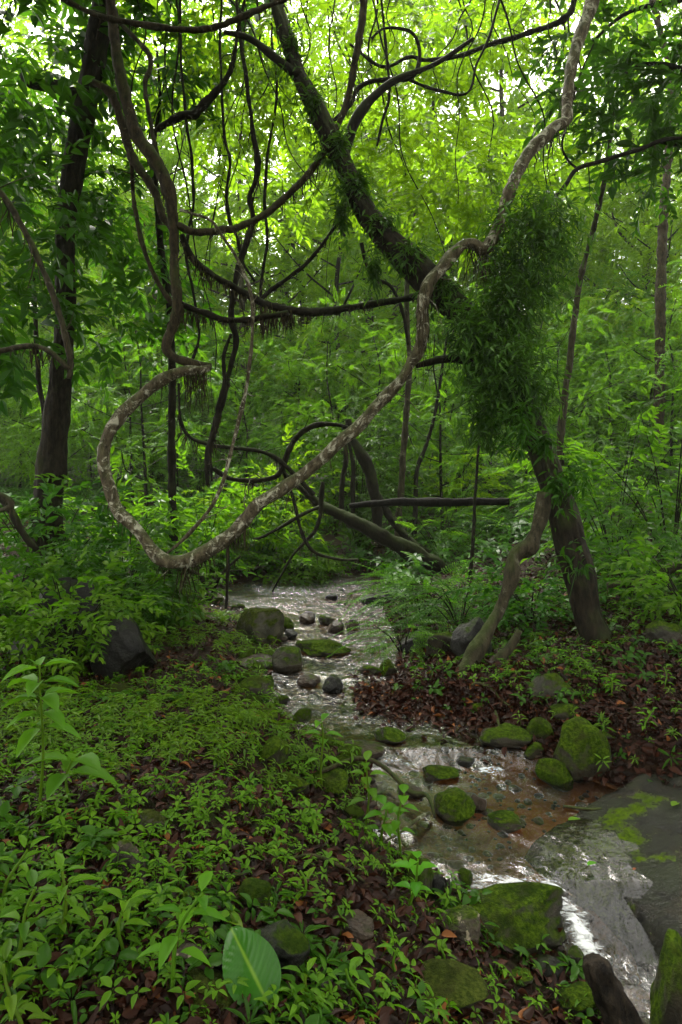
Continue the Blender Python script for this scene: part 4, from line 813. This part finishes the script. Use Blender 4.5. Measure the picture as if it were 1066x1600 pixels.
protoD = make_tree('understory_tree', 'low leafy young tree in the forest behind the brook', 5.2, 1.7, 'small', M['leaf_under'], M['bark_dark'], 704, 17, 34, .66, .05, .85, .05, .12)
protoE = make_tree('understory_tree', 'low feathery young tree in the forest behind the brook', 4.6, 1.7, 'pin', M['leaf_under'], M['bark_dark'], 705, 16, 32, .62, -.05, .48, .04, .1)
def spread(protos, n, y0, y1, x0f, seed, s0, s1, gap, labels, grp):
    g = rng_(seed); pts = []; used = set(); tries = 0
    while len(pts) < n and tries < 6000:
        tries += 1; yy = y0 + (y1 - y0) * g.uniform() ** .8; xx = g.uniform(-1, 1) * (yy * x0f + 1.5)
        if any((xx - p[0]) ** 2 + (yy - p[1]) ** 2 < gap * gap for p in pts): continue
        pts.append((xx, yy)); k = int(g.integers(0, len(protos))); pr = protos[k]
        loc = (xx, yy, float(terrain(xx, yy))); rz = g.uniform(0, 6.28); s = g.uniform(s0, s1)
        if pr.name not in used and pr.location.length == 0:
            used.add(pr.name); pr.location = loc; pr.rotation_euler = (0, 0, rz); pr.scale = (s, s, s); pr['group'] = grp
        else: dup(pr, loc, rz, s, None, grp)
spread([protoA, protoB, protoC], 64, 20, 52, .62, 811, .85, 1.3, 3.0, None, 'tall trees of the forest behind the brook')
for px, D, s_, pr in ((450, 30, 1.6, protoA), (575, 28, 1.55, protoC), (690, 31, 1.75, protoB), (800, 30, 1.6, protoA), (1010, 27, 1.5, protoA), (250, 30, 1.7, protoB), (620, 36, 1.8, protoA), (510, 38, 1.8, protoC)):
    x_ = (px - CX) / F * D; dup(pr, (x_, D, float(terrain(x_, D))), px * 1.7, s_, None, 'tall trees of the forest behind the brook')
spread([protoD, protoE], 100, 11.8, 34, .60, 812, .7, 1.3, 1.3, None, 'young trees of the forest behind the brook')

# ------------------------------------------------------------------ shrubs at the near banks
def shrub(name, label, loc, h, rad, kind, mat, seed, nst=7, nsp=14, sc_=1.0, cat_='shrub', group=None):
    g = rng_(seed); loc = np.asarray(loc, float); t = thing(name, label, cat_, loc, group); st = MB(); mb = MB()
    for k in range(nst):
        a = k * 2.4 + g.uniform(-.4, .4); q = math.sqrt((k + .5) / nst)
        e = np.array([math.cos(a) * rad * q, math.sin(a) * rad * q, h * g.uniform(.55, 1.0) * (1 - .3 * q)])
        m = e * [.45, .45, .6]
        v, f, r, C = tube(np.array([[0, 0, -.03, .009], [*m, .007], [*e, .003]]), 5, .08, .08, seed + k, cap=False); st.add(v, f, r)
        n = nsp; idx = g.integers(len(C) // 3, len(C), n); pos = C[idx, :3] + g.normal(0, .22, (n, 3)) * rad * [1, 1, .6]
        pos[:, 2] = np.maximum(pos[:, 2], .03)
        dirs = norm(pos * [1, 1, .3] - [0, 0, h * .1]) + g.normal(0, .5, (n, 3)) * [1, 1, .4]
        sprays(mb, kind, pos, dirs, sc_ * g.uniform(.7, 1.2, n), np.full(n, g.uniform(.2, .8)) + g.normal(0, .12, n), seed + k)
    st.build('stem', M['bark_dark'], t); mb.build('foliage', mat, t, (0, 0, 0), False)
    return t
def gp(px, D): x_ = (px - CX) / F * D; return (x_, D, float(terrain(x_, D)))
SH = [  # label, px, D, h, rad, kind, mat, nst, nsp, sc
 ('leafy bush with fresh green leaves spilling over the big black boulders', 110, 5.2, .95, .55, 'near', 'leaf_seed', 13, 16, 1.05),
 ('leafy bush at the left edge behind the black boulders', 20, 6.0, 1.0, .6, 'near', 'leaf_mid', 10, 16, 1.2),
 ('green bush under the left bend of the great U', 190, 6.6, .95, .6, 'near', 'leaf_mid', 11, 16, 1.3),
 ('low bush at the foot of the rotten stump', 235, 7.0, .6, .5, 'near', 'leaf_seed', 9, 14, 1.2),
 ('bush with arching twigs hanging over the left of the far pool', 372, 11.4, 1.5, .7, 'near', 'leaf_mid', 10, 16, 1.6),
 ('leafy thicket in front of the tall left trunk', 70, 7.2, 1.7, .8, 'mid', 'leaf_mid', 10, 13, .85),
 ('leafy thicket left of the straight slim trunk', 190, 8.6, 1.9, .9, 'mid', 'leaf_mid', 11, 13, .9),
 ('leafy thicket right of the straight slim trunk', 320, 10.2, 2.0, .9, 'mid', 'leaf_mid', 11, 13, .9),
 ('green thicket behind the ring of liana', 420, 11.6, 2.4, 1.0, 'mid', 'leaf_canopy', 12, 13, .9),
 ('dark leaved bush in the gap left of the leaning trunk', 560, 12.5, 3.6, 1.0, 'near', 'leaf_dark', 12, 22, 1.8),
 ('feathery bush under the creeper mass', 690, 10.8, 1.2, .8, 'fern', 'leaf_mid', 10, 12, 1.2),
 ('spreading bush of feathery fronds over the right of the far pool', 660, 7.4, .62, .62, 'fern', 'leaf_seed', 12, 12, 1.0),
 ('spreading feathery bush nearer the twisted stem', 720, 6.6, .6, .5, 'fern', 'leaf_mid', 10, 11, .95),
 ('feathery low bush at the right brink by the dark rock', 630, 6.2, .35, .35, 'fern', 'leaf_seed', 8, 9, .8),
 ('green bush between twisted stem and leaning trunk', 830, 6.2, .6, .4, 'near', 'leaf_mid', 9, 12, 1.1),
 ('tall green thicket at the right behind the leaning trunk', 960, 8.4, 2.4, 1.0, 'mid', 'leaf_mid', 12, 14, .85),
 ('tall feathery thicket at the right edge', 1050, 7.6, 2.3, 1.0, 'pin', 'leaf_mid', 14, 18, .48),
 ('dark feathery thicket behind the lower leaning trunk', 890, 9.4, 2.2, .9, 'pin', 'leaf_mid', 13, 18, .48),
 ('dim bush right of the leaning trunk foot', 1000, 6.6, .9, .6, 'near', 'leaf_mid', 9, 13, 1.2),
 ('green bush at the right edge over the mossy branch', 1075, 5.6, .8, .45, 'near', 'leaf_seed', 9, 12, 1.1),
 ('bright bush on the slope behind the black log', 720, 13.6, 2.2, 1.1, 'mid', 'leaf_canopy', 12, 13, .9),
 ('low green bush left of the fallen mossy trunk', 470, 10.9, .8, .6, 'near', 'leaf_seed', 9, 14, 1.4),
]
for k, (lb, px, D, h, rad, kd, mt, ns, nsp, s) in enumerate(SH):
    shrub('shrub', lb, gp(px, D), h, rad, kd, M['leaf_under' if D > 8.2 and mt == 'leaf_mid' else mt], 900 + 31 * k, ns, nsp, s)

# ------------------------------------------------------------------ named plants in the foreground
def weed(name, label, loc, h, pairs, leaf, mat, seed, leanx=0.0, leany=0.0, wd=.46, lo=.35, cat_='plant', whorl=2, group=None, parts=True):
    """upright stem with pairs of leaves"""
    g = rng_(seed); loc = np.asarray(loc, float); t = thing(name, label, cat_, loc, group)
    q = np.linspace(0, 1, 6); pts = np.stack([leanx * h * q ** 2 + .012 * np.sin(q * 5 + seed), leany * h * q ** 2, h * q - .02 * (q == 0), .004 + .003 * (1 - q)], 1)
    v, f, r, C = tube(pts, 6, .02, .05, seed, cap=False); MB().add(v, f, .6).build('stem', M['leaf_grass'], t)
    mb = MB(); lf = leaf_t(wd, .14, .3, True)
    for k in range(pairs):
        u = lo + (1 - lo) * (k + .8) / pairs; p = np.array([np.interp(u, q, pts[:, j]) for j in range(3)])
        for s in range(whorl):
            a = k * 1.57 + s * 2 * math.pi / whorl + g.normal(0, .25); el = -.1 + .75 * (u - lo) + g.normal(0, .12)
            d = np.array([[math.cos(a), math.sin(a), el]]); st = p + norm(d)[0] * .015
            mb.add(*inst(lf, bases(d), [st], [leaf * g.uniform(.75, 1.1) * (.75 + .5 * (1 - abs(u - .75)))], [g.uniform(.2, .9)]))
    mb.build('foliage', mat, t, (0, 0, 0), True)
    return t
weed('sapling', 'tall sapling with long pale green leaves at the left, standing on the bank', G(62, 1270), .60, 5, .135, M['leaf_fresh'], 31, .02, .0, .42, .5, whorl=3)
weed('sapling', 'broad leaved seedling with level bright leaves below the tall sapling', G(105, 1262), .2, 2, .15, M['leaf_fresh'], 33, .1, 0, .5, .5, whorl=3)
weed('weed', 'tall upright weed with pointed leaves in front of the riffle', G(505, 1235), .38, 4, .09, M['leaf_fresh'], 35, -.05, 0, .42, .3)
weed('weed', 'upright weed with rounded leaves beside the brown twig', G(572, 1300), .36, 4, .082, M['leaf_fresh'], 37, .03, 0, .55, .3)
weed('weed', 'upright weed with rounded leaves at the edge of the white water', G(622, 1345), .32, 4, .075, M['leaf_fresh'], 39, .1, 0, .6, .3)
weed('weed', 'upright weed with rounded leaves, shortest of the three by the water', G(600, 1330), .22, 4, .08, M['leaf_fresh'], 41, .0, 0, .6, .3)
weed('weed', 'weed leaning over the mossy rock at the left of the cascade', G(640, 1430), .22, 4, .07, M['leaf_fresh'], 43, .2, 0, .6, .3)
weed('weed', 'bright narrow leaved herb right behind the large glossy leaf', G(262, 1560), .28, 4, .08, M['leaf_seed'], 45, .35, 0, .4, .3)

for k, (px, py, h, pr, lf_, lb) in enumerate([(95, 1480, .24, 5, .085, 'leafy herb with long drooping leaflets at the left, below the yellowish leaf'), (20, 1530, .26, 5, .09, 'leafy herb at the left edge above the dark twig'), (30, 1640, .22, 5, .08, 'leafy herb in the bottom left corner'),
   (190, 1500, .18, 4, .085, 'spreading herb with pointed leaves left of the rough greyish stone'), (10, 1420, .2, 4, .07, 'small herb at the left edge under the bleached stem'), (480, 1420, .14, 3, .06, 'small bright herb between mossy stone and dark twig'), (690, 1520, .1, 3, .05, 'small bright herb left of the cascade boulder foot'),
   (470, 1590, .12, 3, .06, 'small bright herb right of the large glossy leaf'), (560, 1580, .13, 3, .055, 'small bright herb below the bare brown stone'), (620, 1540, .13, 3, .055, 'small bright herb between bare brown stone and low flat rock'), (1010, 1150, .16, 4, .06, 'bright herb in the red litter right of the large boulder'),
   (960, 1090, .16, 4, .06, 'bright herb in the red litter uphill of the large boulder'), (1040, 1080, .18, 4, .06, 'bright herb near the right edge on the litter slope'), (985, 960, .22, 4, .07, 'bright herb right of the leaning tree foot'), (905, 1060, .2, 4, .06, 'bright herb just below the leaning tree foot')]):
    weed('herb', lb, G(px, py), h * .85, pr, lf_ * .8, M['leaf_seed'], 200 + k, .3 * math.sin(k * 2.1), .15, .36, .2, whorl=3)
# large glossy leaf
def big_leaf():
    nu, nv = 40, 21; u = np.linspace(0, 1, nu); vv = np.linspace(-1, 1, nv); U, V = np.meshgrid(u, vv, indexing='ij')
    wd = .36 * np.sin(np.pi * np.clip(U, 0, 1) ** .8) ** .62 * (1 - .25 * U) + .001
    Xl = U + 0 * V; Yl = V * wd
    Zl = .10 * np.abs(V) ** 1.3 * np.sin(np.pi * U) - .22 * U ** 2 + .012 * np.sin(U * 70 - np.abs(V) * 16) * np.abs(V) ** .5 * np.sin(np.pi * U) + .02 * np.sin(U * 9 + V * 3)
    p = np.stack([Xl, Yl, Zl], 2).reshape(-1, 3)
    i = (np.arange(nu - 1)[:, None] * nv + np.arange(nv - 1)[None]).ravel()
    f = np.concatenate([np.stack([i, i + nv, i + 1], 1), np.stack([i + 1, i + nv, i + nv + 1], 1)])
    vein = np.maximum(np.exp(-(np.abs(Yl) / .012) ** 2), .05 * np.exp(-((np.mod(U * 22 - np.abs(V) * 4.5, 1) - .5) / .2) ** 2)).ravel()
    return p, f, vein
def big_leaf_mat():
    m, t, o = new_mat('glossy_leaf'); a = attr(t, 'msk'); col = mix(t, a, (.018, .095, .0015), (.13, .24, .015))
    p = N(t, 'ShaderNodeBsdfPrincipled', Roughness=.32); p.inputs['Specular IOR Level'].default_value = .3; t.links.new(col, p.inputs['Base Color'])
    tr = N(t, 'ShaderNodeBsdfTranslucent', Color=(.08, .30, .01, 1)); ms = N(t, 'ShaderNodeMixShader'); ms.inputs[0].default_value = .3
    t.links.new(p.outputs[0], ms.inputs[1]); t.links.new(tr.outputs[0], ms.inputs[2]); t.links.new(ms.outputs[0], o.inputs[0]); return m
M['glossy_leaf'] = big_leaf_mat()
p, f, vein = big_leaf()
gk = G(420, 1600); tip = G(352, 1478) + [0, 0, .10]
d = (tip - gk); Lk = .23
M3 = bases([(-.50, .52, .50)], [(-.15, -.55, .8)])[0]
q = (p * Lk) @ M3.T; bl = thing('large_leaf', 'single large glossy green leaf standing up at the bottom of the picture', 'leaf', gk)
MB().add(q + [0, 0, .045], f, .5, vein).build('leaf_blade', M['glossy_leaf'], bl)
v, f2 = stick((0.02, 0, -.05), (0, 0, .05), .004, .004, 6); MB().add(v, f2, .8).build('leaf_stalk', M['leaf_grass'], bl)
# pale fallen leaf and yellow leaf
for (px, py, L_, mt, lb, seed) in ((340, 1440, .11, 'leaf_grass', 'pale green fallen leaf lying flat above the large glossy leaf', 1), (100, 1390, .06, 'leaf_grass', 'round yellowish leaf with pale spots at the left', 2),
                                   (428, 1125, .10, 'leaf_grass', 'pale yellow green leaf lying beside the riffle', 3), (888, 1308, .07, 'leaf_fresh', 'bright green fallen leaf stuck on the wet slab by the pool', 4), (918, 1368, .06, 'leaf_fresh', 'bright green fallen leaf in the middle of the wet slab', 5),
                                   (1050, 1292, .08, 'leaf_grass', 'yellow green fallen leaf near the right edge of the wet slab', 6), (990, 1375, .03, 'leaf_litter', 'small orange leaf on the wet slab', 7)):
    gq = G(px, py); 
    if seed >= 4 and seed != 2: gq[2] = max(gq[2], -.37 + .21 * float(sstep(gq[1], 3.0, 3.95)) + .05)
    qq = inst(leaf_t(.5, .1, .1, True), bases([(1, .3 * seed - 1, .08)]), [(0, 0, .02)], [L_], [.9])
    o = MB().add(*qq).build('fallen_leaf', M[mt]); o.location = [float(c) for c in gq]; tag(o, lb, 'leaf')
# broken black stump at the bottom right, twigs
gs = G(985, 1640); a = np.array([[*(gs + [.02, .0, -.1]), .070], [*(gs + [-.02, .02, .06]), .062], [*(gs + [-.075, .05, .19]), .050], [*(gs + [-.112, .07, .265]), .046], [*(gs + [-.120, .074, .285]), .030]])
v, f, r, C = tube(a, 26, .012, .26, 991, freq=34, ridge=.22); st_ = thing('broken_stump', 'broken black stump jutting up at the bottom right by the plunge', 'stump', gs); MB().add(v, f, r).build('stump_wood', M['stump'], st_, gs)
TW = [('brown forked twig lying over the rocks by the little rapid', [(500, 1190, 7), (560, 1185, 7), (600, 1192, 7), (640, 1225, 7), (668, 1250, 6), (680, 1265, 5)], .12), ('bleached thin twig arching above the white water', [(672, 1262, 6), (655, 1282, 6), (630, 1296, 5), (600, 1310, 4)], .08),
      ('pale bare twig lying on the leaves in the middle of the left bank', [(255, 1320, 4), (290, 1340, 6), (325, 1352, 6), (355, 1368, 6), (380, 1378, 4)], .05), ('pale stick lying at the water line behind the wet slab', [(880, 1258, 4), (930, 1266, 5), (980, 1258, 4), (1015, 1240, 4)], .02),
      ('crooked pale twig in the red leaf pile below the twisted stem', [(728, 1075, 5), (745, 1066, 5), (768, 1072, 5), (785, 1090, 4), (800, 1105, 3)], .05), ('thin twig standing in the leaf pile at the water edge', [(773, 1100, 4), (776, 1118, 5), (782, 1138, 4)], .05),
      ('dark twig poking up from the far pool', [(540, 925, 4), (548, 915, 4), (556, 905, 3)], .1), ('long dark twig lying at the bottom left among seedlings', [(90, 1560, 6), (140, 1545, 8), (190, 1530, 8), (240, 1525, 6)], .03), ('dark twig among the seedlings left of the cascade boulder', [(440, 1340, 5), (490, 1345, 6), (540, 1360, 6), (570, 1378, 4)], .05)]
for k, (lb, pts, upz) in enumerate(TW):
    rows = []
    for (px, py, wp) in pts:
        gq = G(px, py + upz * 250); gq[2] += upz * (.4 + .6 * math.sin(len(rows) * 1.2) ** 2); rows.append([*gq, wp / 2 / F * gq[1]])
    v, f, r, C = tube(np.array(rows), 7, .02, .18, 950 + k); b0 = rows[0][:3]
    o = MB().add(v, f, r).build('twig', M['bark_brown' if k != 1 else 'bark_pale'], None, b0); tag(o, lb, 'twig')

# ------------------------------------------------------------------ ground cover, leaf litter, gravel (nobody could count them)
g = rng_(5)
def scatter(n, y0, y1, xf, seed, power=1.0):
    q = rng_(seed); Y = y0 + (y1 - y0) * q.uniform(0, 1, n) ** power; X = q.uniform(-1, 1, n) * (Y * xf + .35); return X, Y
def offstream(X, Y, margin):
    xl, xr, L = stream(Y); return ((X < xl - margin) | (X > xr + margin) | (Y > 11.6))
def slope_n(X, Y):
    e = .06; dx = (terrain(X + e, Y) - terrain(X - e, Y)) / (2 * e); dy = (terrain(X, Y + e) - terrain(X, Y - e)) / (2 * e)
    return norm(np.stack([-dx, -dy, np.ones_like(dx)], 1))
# litter
lt1 = leaf_t(.5, .22, .3, True); lt2 = leaf_t(.55, -.2, -.3, True); mb = MB()
for tm, sd_ in ((lt1, 11), (lt2, 12)):
    X, Y = scatter(26000, 1.3, 13, .62, sd_, 1.45); p3 = np.stack([X, Y, X * 0], 1)
    s = offstream(X, Y, .05); 
    X, Y = X[s], Y[s]; n = len(X); q = rng_(sd_ + 1); nn = slope_n(X, Y)
    a = q.uniform(0, 6.28, n); d = np.stack([np.cos(a), np.sin(a), q.normal(0, .35, n)], 1); up = nn + q.normal(0, .33, (n, 3))
    z = terrain(X, Y) + q.uniform(.005, .035, n)
    mb.add(*inst(tm, bases(d, up), np.stack([X, Y, z], 1), q.uniform(.022, .068, n), np.clip(q.beta(1.2, 2.6, n), 0, 1)))
for tm, sd_ in ((lt1, 15), (lt2, 16)):      # thicker litter on the right bank
    q = rng_(sd_); n = 9000; Y = 3.6 + 5 * q.uniform(0, 1, n) ** 1.2; X = stream(Y)[1] + 3.2 * q.uniform(0, 1, n) ** 1.3 + .05; n = len(X); nn = slope_n(X, Y)
    a = q.uniform(0, 6.28, n); d = np.stack([np.cos(a), np.sin(a), q.normal(0, .3, n)], 1); up = nn + q.normal(0, .3, (n, 3))
    mb.add(*inst(tm, bases(d, up), np.stack([X, Y, terrain(X, Y) + q.uniform(.005, .035, n)], 1), q.uniform(.03, .08, n), np.clip(q.beta(1.1, 2.7, n), 0, 1)))
# heaped leaf pile at the waterline, right of the riffle
n = 1800; q = rng_(77); A, B = G(560, 1088), G(840, 1105); u = q.uniform(0, 1, n); c = A + (B - A) * u[:, None]
X = c[:, 0] + q.normal(0, .05, n); Y = c[:, 1] + q.normal(0, .2, n); hp = .045 * np.exp(-((Y - c[:, 1]) / .16) ** 2) * np.sin(np.clip(u * 3.3 + .1, 0, 3.14)) ** .5
z = np.maximum(terrain(X, Y), stream(Y)[2]) + hp * q.uniform(.2, 1, n) + .01; a = q.uniform(0, 6.28, n)
mb.add(*inst(lt1, bases(np.stack([np.cos(a), np.sin(a), q.normal(0, .4, n)], 1), np.stack([q.normal(0, .5, n), q.normal(0, .5, n), np.ones(n)], 1)), np.stack([X, Y, z], 1), q.uniform(.03, .075, n), np.clip(q.beta(1.3, 2.2, n), 0, 1)))
tag(mb.build('leaf_litter', M['leaf_litter'], None, (0, 0, 0), True), 'wet red brown fallen leaves covering both banks', 'leaf litter', None, 'stuff')

# seedlings
def seedling_t(seed, nl=6, h=.06, leaf=.045, wd=.5, tiers=1, hi=True):
    r = rng_(seed); parts = [(*stick((0, 0, -.02), (0.003, 0, h), .0016, .0012), np.full(6, .3))]
    for k in range(tiers):
        n = nl - k; a = np.arange(n) * 2 * math.pi / n + r.normal(0, .25, n); zz = h * (1 - .4 * k)
        d = np.stack([np.cos(a), np.sin(a), r.normal(.12, .18, n)], 1)
        parts.append(inst(leaf_t(wd, .12, .25, hi), bases(d), np.tile([0.003, 0, zz], (n, 1)) + d * .006, leaf * r.uniform(.7, 1.15, n), r.uniform(0, 1, n)))
    return cat(parts)
seeds = [seedling_t(1, 6, .05, .045, .36), seedling_t(2, 5, .07, .05, .38), seedling_t(3, 5, .09, .05, .40, 2), seedling_t(4, 7, .05, .035, .34), seedling_t(5, 4, .06, .055, .46)]
grassy = [seedling_t(6, 5, .07, .06, .18, 2), seedling_t(7, 6, .05, .05, .2, 2), seedling_t(8, 4, .1, .055, .22, 3)]
def cover(name, label, tm, n, y0, y1, xf, seed, power, smin, smax, keep, mat, shift=0):
    X, Y = scatter(n, y0, y1, xf, seed, power); q = rng_(seed + 1); p3 = np.stack([X, Y, X * 0], 1)
    k = offstream(X, Y, .07) & (keep(X, Y, p3) > q.uniform(0, 1, n)); X, Y = X[k], Y[k]; n = len(X)
    z = terrain(X, Y); pick = q.integers(0, len(tm), n); mb = MB(); nn = slope_n(X, Y)
    for j, t_ in enumerate(tm):
        s = pick == j; m_ = s.sum(); a = q.uniform(0, 6.28, m_); d = np.stack([np.cos(a), np.sin(a), a * 0], 1)
        up = nn[s] + q.normal(0, .22, (m_, 3)); d -= up * (d * up).sum(1, keepdims=True) / (up * up).sum(1, keepdims=True)
        mb.add(*inst(t_, bases(d, up), np.stack([X[s], Y[s], z[s] + .01], 1), smin + (smax - smin) * q.uniform(0, 1, m_) ** 1.4, np.clip(q.normal(.5, .25, m_), 0, 1), .5))
    return tag(mb.build(name, mat, None, (0, 0, 0), True), label, 'ground cover', None, 'stuff')
def pxy(X, Y): return X / Y * F + CX, HY + (EYE - terrain(X, Y)) / Y * F
def keep1(X, Y, p3):
    left = X < stream(Y)[0]; c = fbm(p3 * 2.6, 31, 3)
    return np.where(left, np.clip(.56 + c * 1.5, np.where(X > -.5, .25, .06), 1), np.clip(.8 + c * 1.2, .1, 1) * sstep(X - stream(Y)[1], .25, .8))
cover('ground_cover', 'bright green seedlings carpeting the wet banks', seeds, 15000, 1.35, 9, .6, 50, 1.4, .30, .92, keep1, M['leaf_seed'])
def keep2(X, Y, p3):
    left = X < stream(Y)[0]; c = fbm(p3 * 2.1, 33, 3); return np.where(left, np.clip(.36 + c * 1.3, 0, 1) * sstep(Y, 2.3, 3.4), .05)
cover('grass_cover', 'fine narrow leaved grass on the left bank', grassy, 7500, 2.2, 8, .55, 52, 1.1, .6, 1.3, keep2, M['leaf_grass'])
def keep3(X, Y, p3): return np.clip(.55 + fbm(p3 * .8, 35, 3) * .6, .1, 1)
big = [seedling_t(9, 6, .18, .13, .42, 2, False), seedling_t(10, 6, .25, .12, .4, 3, False)]
cover('undergrowth', 'low green undergrowth on the forest floor behind the brook', big, 9000, 8.5, 30, .7, 54, .9, .7, 1.6, keep3, M['leaf_mid'])
tre = [seedling_t(21, 3, .04, .05, .6), seedling_t(22, 3, .06, .06, .55, 2), seedling_t(23, 9, .03, .07, .16)]
cover('creeping_cover', 'dark three leaved creeping plants among the seedlings', tre, 5000, 1.4, 8, .6, 56, 1.4, .45, 1.2, lambda X, Y, p3: np.clip(.35 + fbm(p3 * 3.2, 39, 3) * 1.2, 0, 1), M['leaf_mid'])
q = rng_(88); stp = None
for k in range(90):
    yy = 3.3 + 7 * q.uniform() ** 1.1; xl, xr, L = [float(c) for c in stream(yy)]; e = q.uniform(); u_ = (e if q.uniform() < .4 else (e ** 3 if q.uniform() < .5 else 1 - e ** 3)); xx = xl + (xr - xl) * u_
    if k < 3:
        v, f = rock_mesh(.5, .42, .3, 2000 + k, .6); pr = MB().add(v, f).build('stone', M[('rock_bare', 'rock_half', 'rock_dark')[k]]); tag(pr, 'small wet %s stone lying in the brook shallows' % ('brown', 'mossy', 'black')[k], 'stone', 'small stones in the brook'); stp = (stp or []) + [pr]; o = pr
    else: o = stp[k % 3].copy(); COL.objects.link(o)
    sz = .05 + .13 * q.uniform() ** 2.5; o.scale = (sz, sz, sz * q.uniform(.45, .85)); o.rotation_euler = (0, 0, q.uniform(0, 6.28)); o.location = (xx, yy, max(float(terrain(xx, yy)), L - .05) + sz * .1)
ep = None
for k in range(34):
    yy = 2.9 + 6 * q.uniform() ** 1.2; xl = float(stream(yy)[0]); xx = xl - q.uniform(-.08, .35); sz = .10 + .16 * q.uniform() ** 2
    if ep is None:
        v, f = rock_mesh(.5, .42, .32, 2051, .7); ep = MB().add(v, f).build('stone', M['rock_moss']); tag(ep, 'half buried mossy stone along the left edge of the brook', 'stone', 'mossy stones along the left water edge'); o = ep
    else: o = ep.copy(); COL.objects.link(o)
    o.scale = (sz, sz * q.uniform(.7, 1.2), sz * q.uniform(.7, 1.2)); o.rotation_euler = (q.normal(0, .25), q.normal(0, .25), q.uniform(0, 6.28)); o.location = (xx, yy, max(float(terrain(xx, yy)), float(stream(yy)[2])) + sz * .06)
# gravel in the brook
mb = MB(); q = rng_(61); import bmesh as _b
bm = _b.new(); _b.ops.create_icosphere(bm, subdivisions=2, radius=1); pv = np.array([v.co for v in bm.verts]); pf = np.array([[v.index for v in ff.verts] for ff in bm.faces]); bm.free()
peb = [(pv * (1 + fbm(pv * 2, 70 + k, 2)[:, None] * .25) * [1, .8, .55], pf, np.full(len(pv), .5)) for k in range(3)]
Y = 2.6 + 8 * q.uniform(0, 1, 2600) ** 1.2; xl, xr, L = stream(Y); X = xl - .1 + (xr - xl + .2) * q.uniform(0, 1, 2600)
for k in range(3):
    s = np.arange(2600) % 3 == k; m_ = s.sum(); a = q.uniform(0, 6.28, m_)
    mb.add(*inst(peb[k], bases(np.stack([np.cos(a), np.sin(a), a * 0], 1)), np.stack([X[s], Y[s], terrain(X[s], Y[s])], 1), .010 + .030 * q.uniform(0, 1, m_) ** 3, q.uniform(0, 1, m_)))
tag(mb.build('gravel', M['rock_bare']), 'brown gravel on the bed of the brook', 'gravel', None, 'stuff')

# ------------------------------------------------------------------ the damp air
bmz = _b.new(); _b.ops.create_cube(bmz, size=1); mz = bpy.data.meshes.new('haze'); bmz.to_mesh(mz); bmz.free()
hz = bpy.data.objects.new('haze', mz); COL.objects.link(hz); hz.scale = (190, 150, 48); hz.location = (0, 40, 20); hz['kind'] = 'stuff'; hz['label'] = 'thin damp air between the trees'
m, t, o = new_mat('haze'); pv_ = N(t, 'ShaderNodeVolumePrincipled', Density=.0007, Anisotropy=.2); pv_.inputs['Color'].default_value = (.92, .97, .85, 1); t.links.new(pv_.outputs[0], o.inputs['Volume']); mz.materials.append(m)
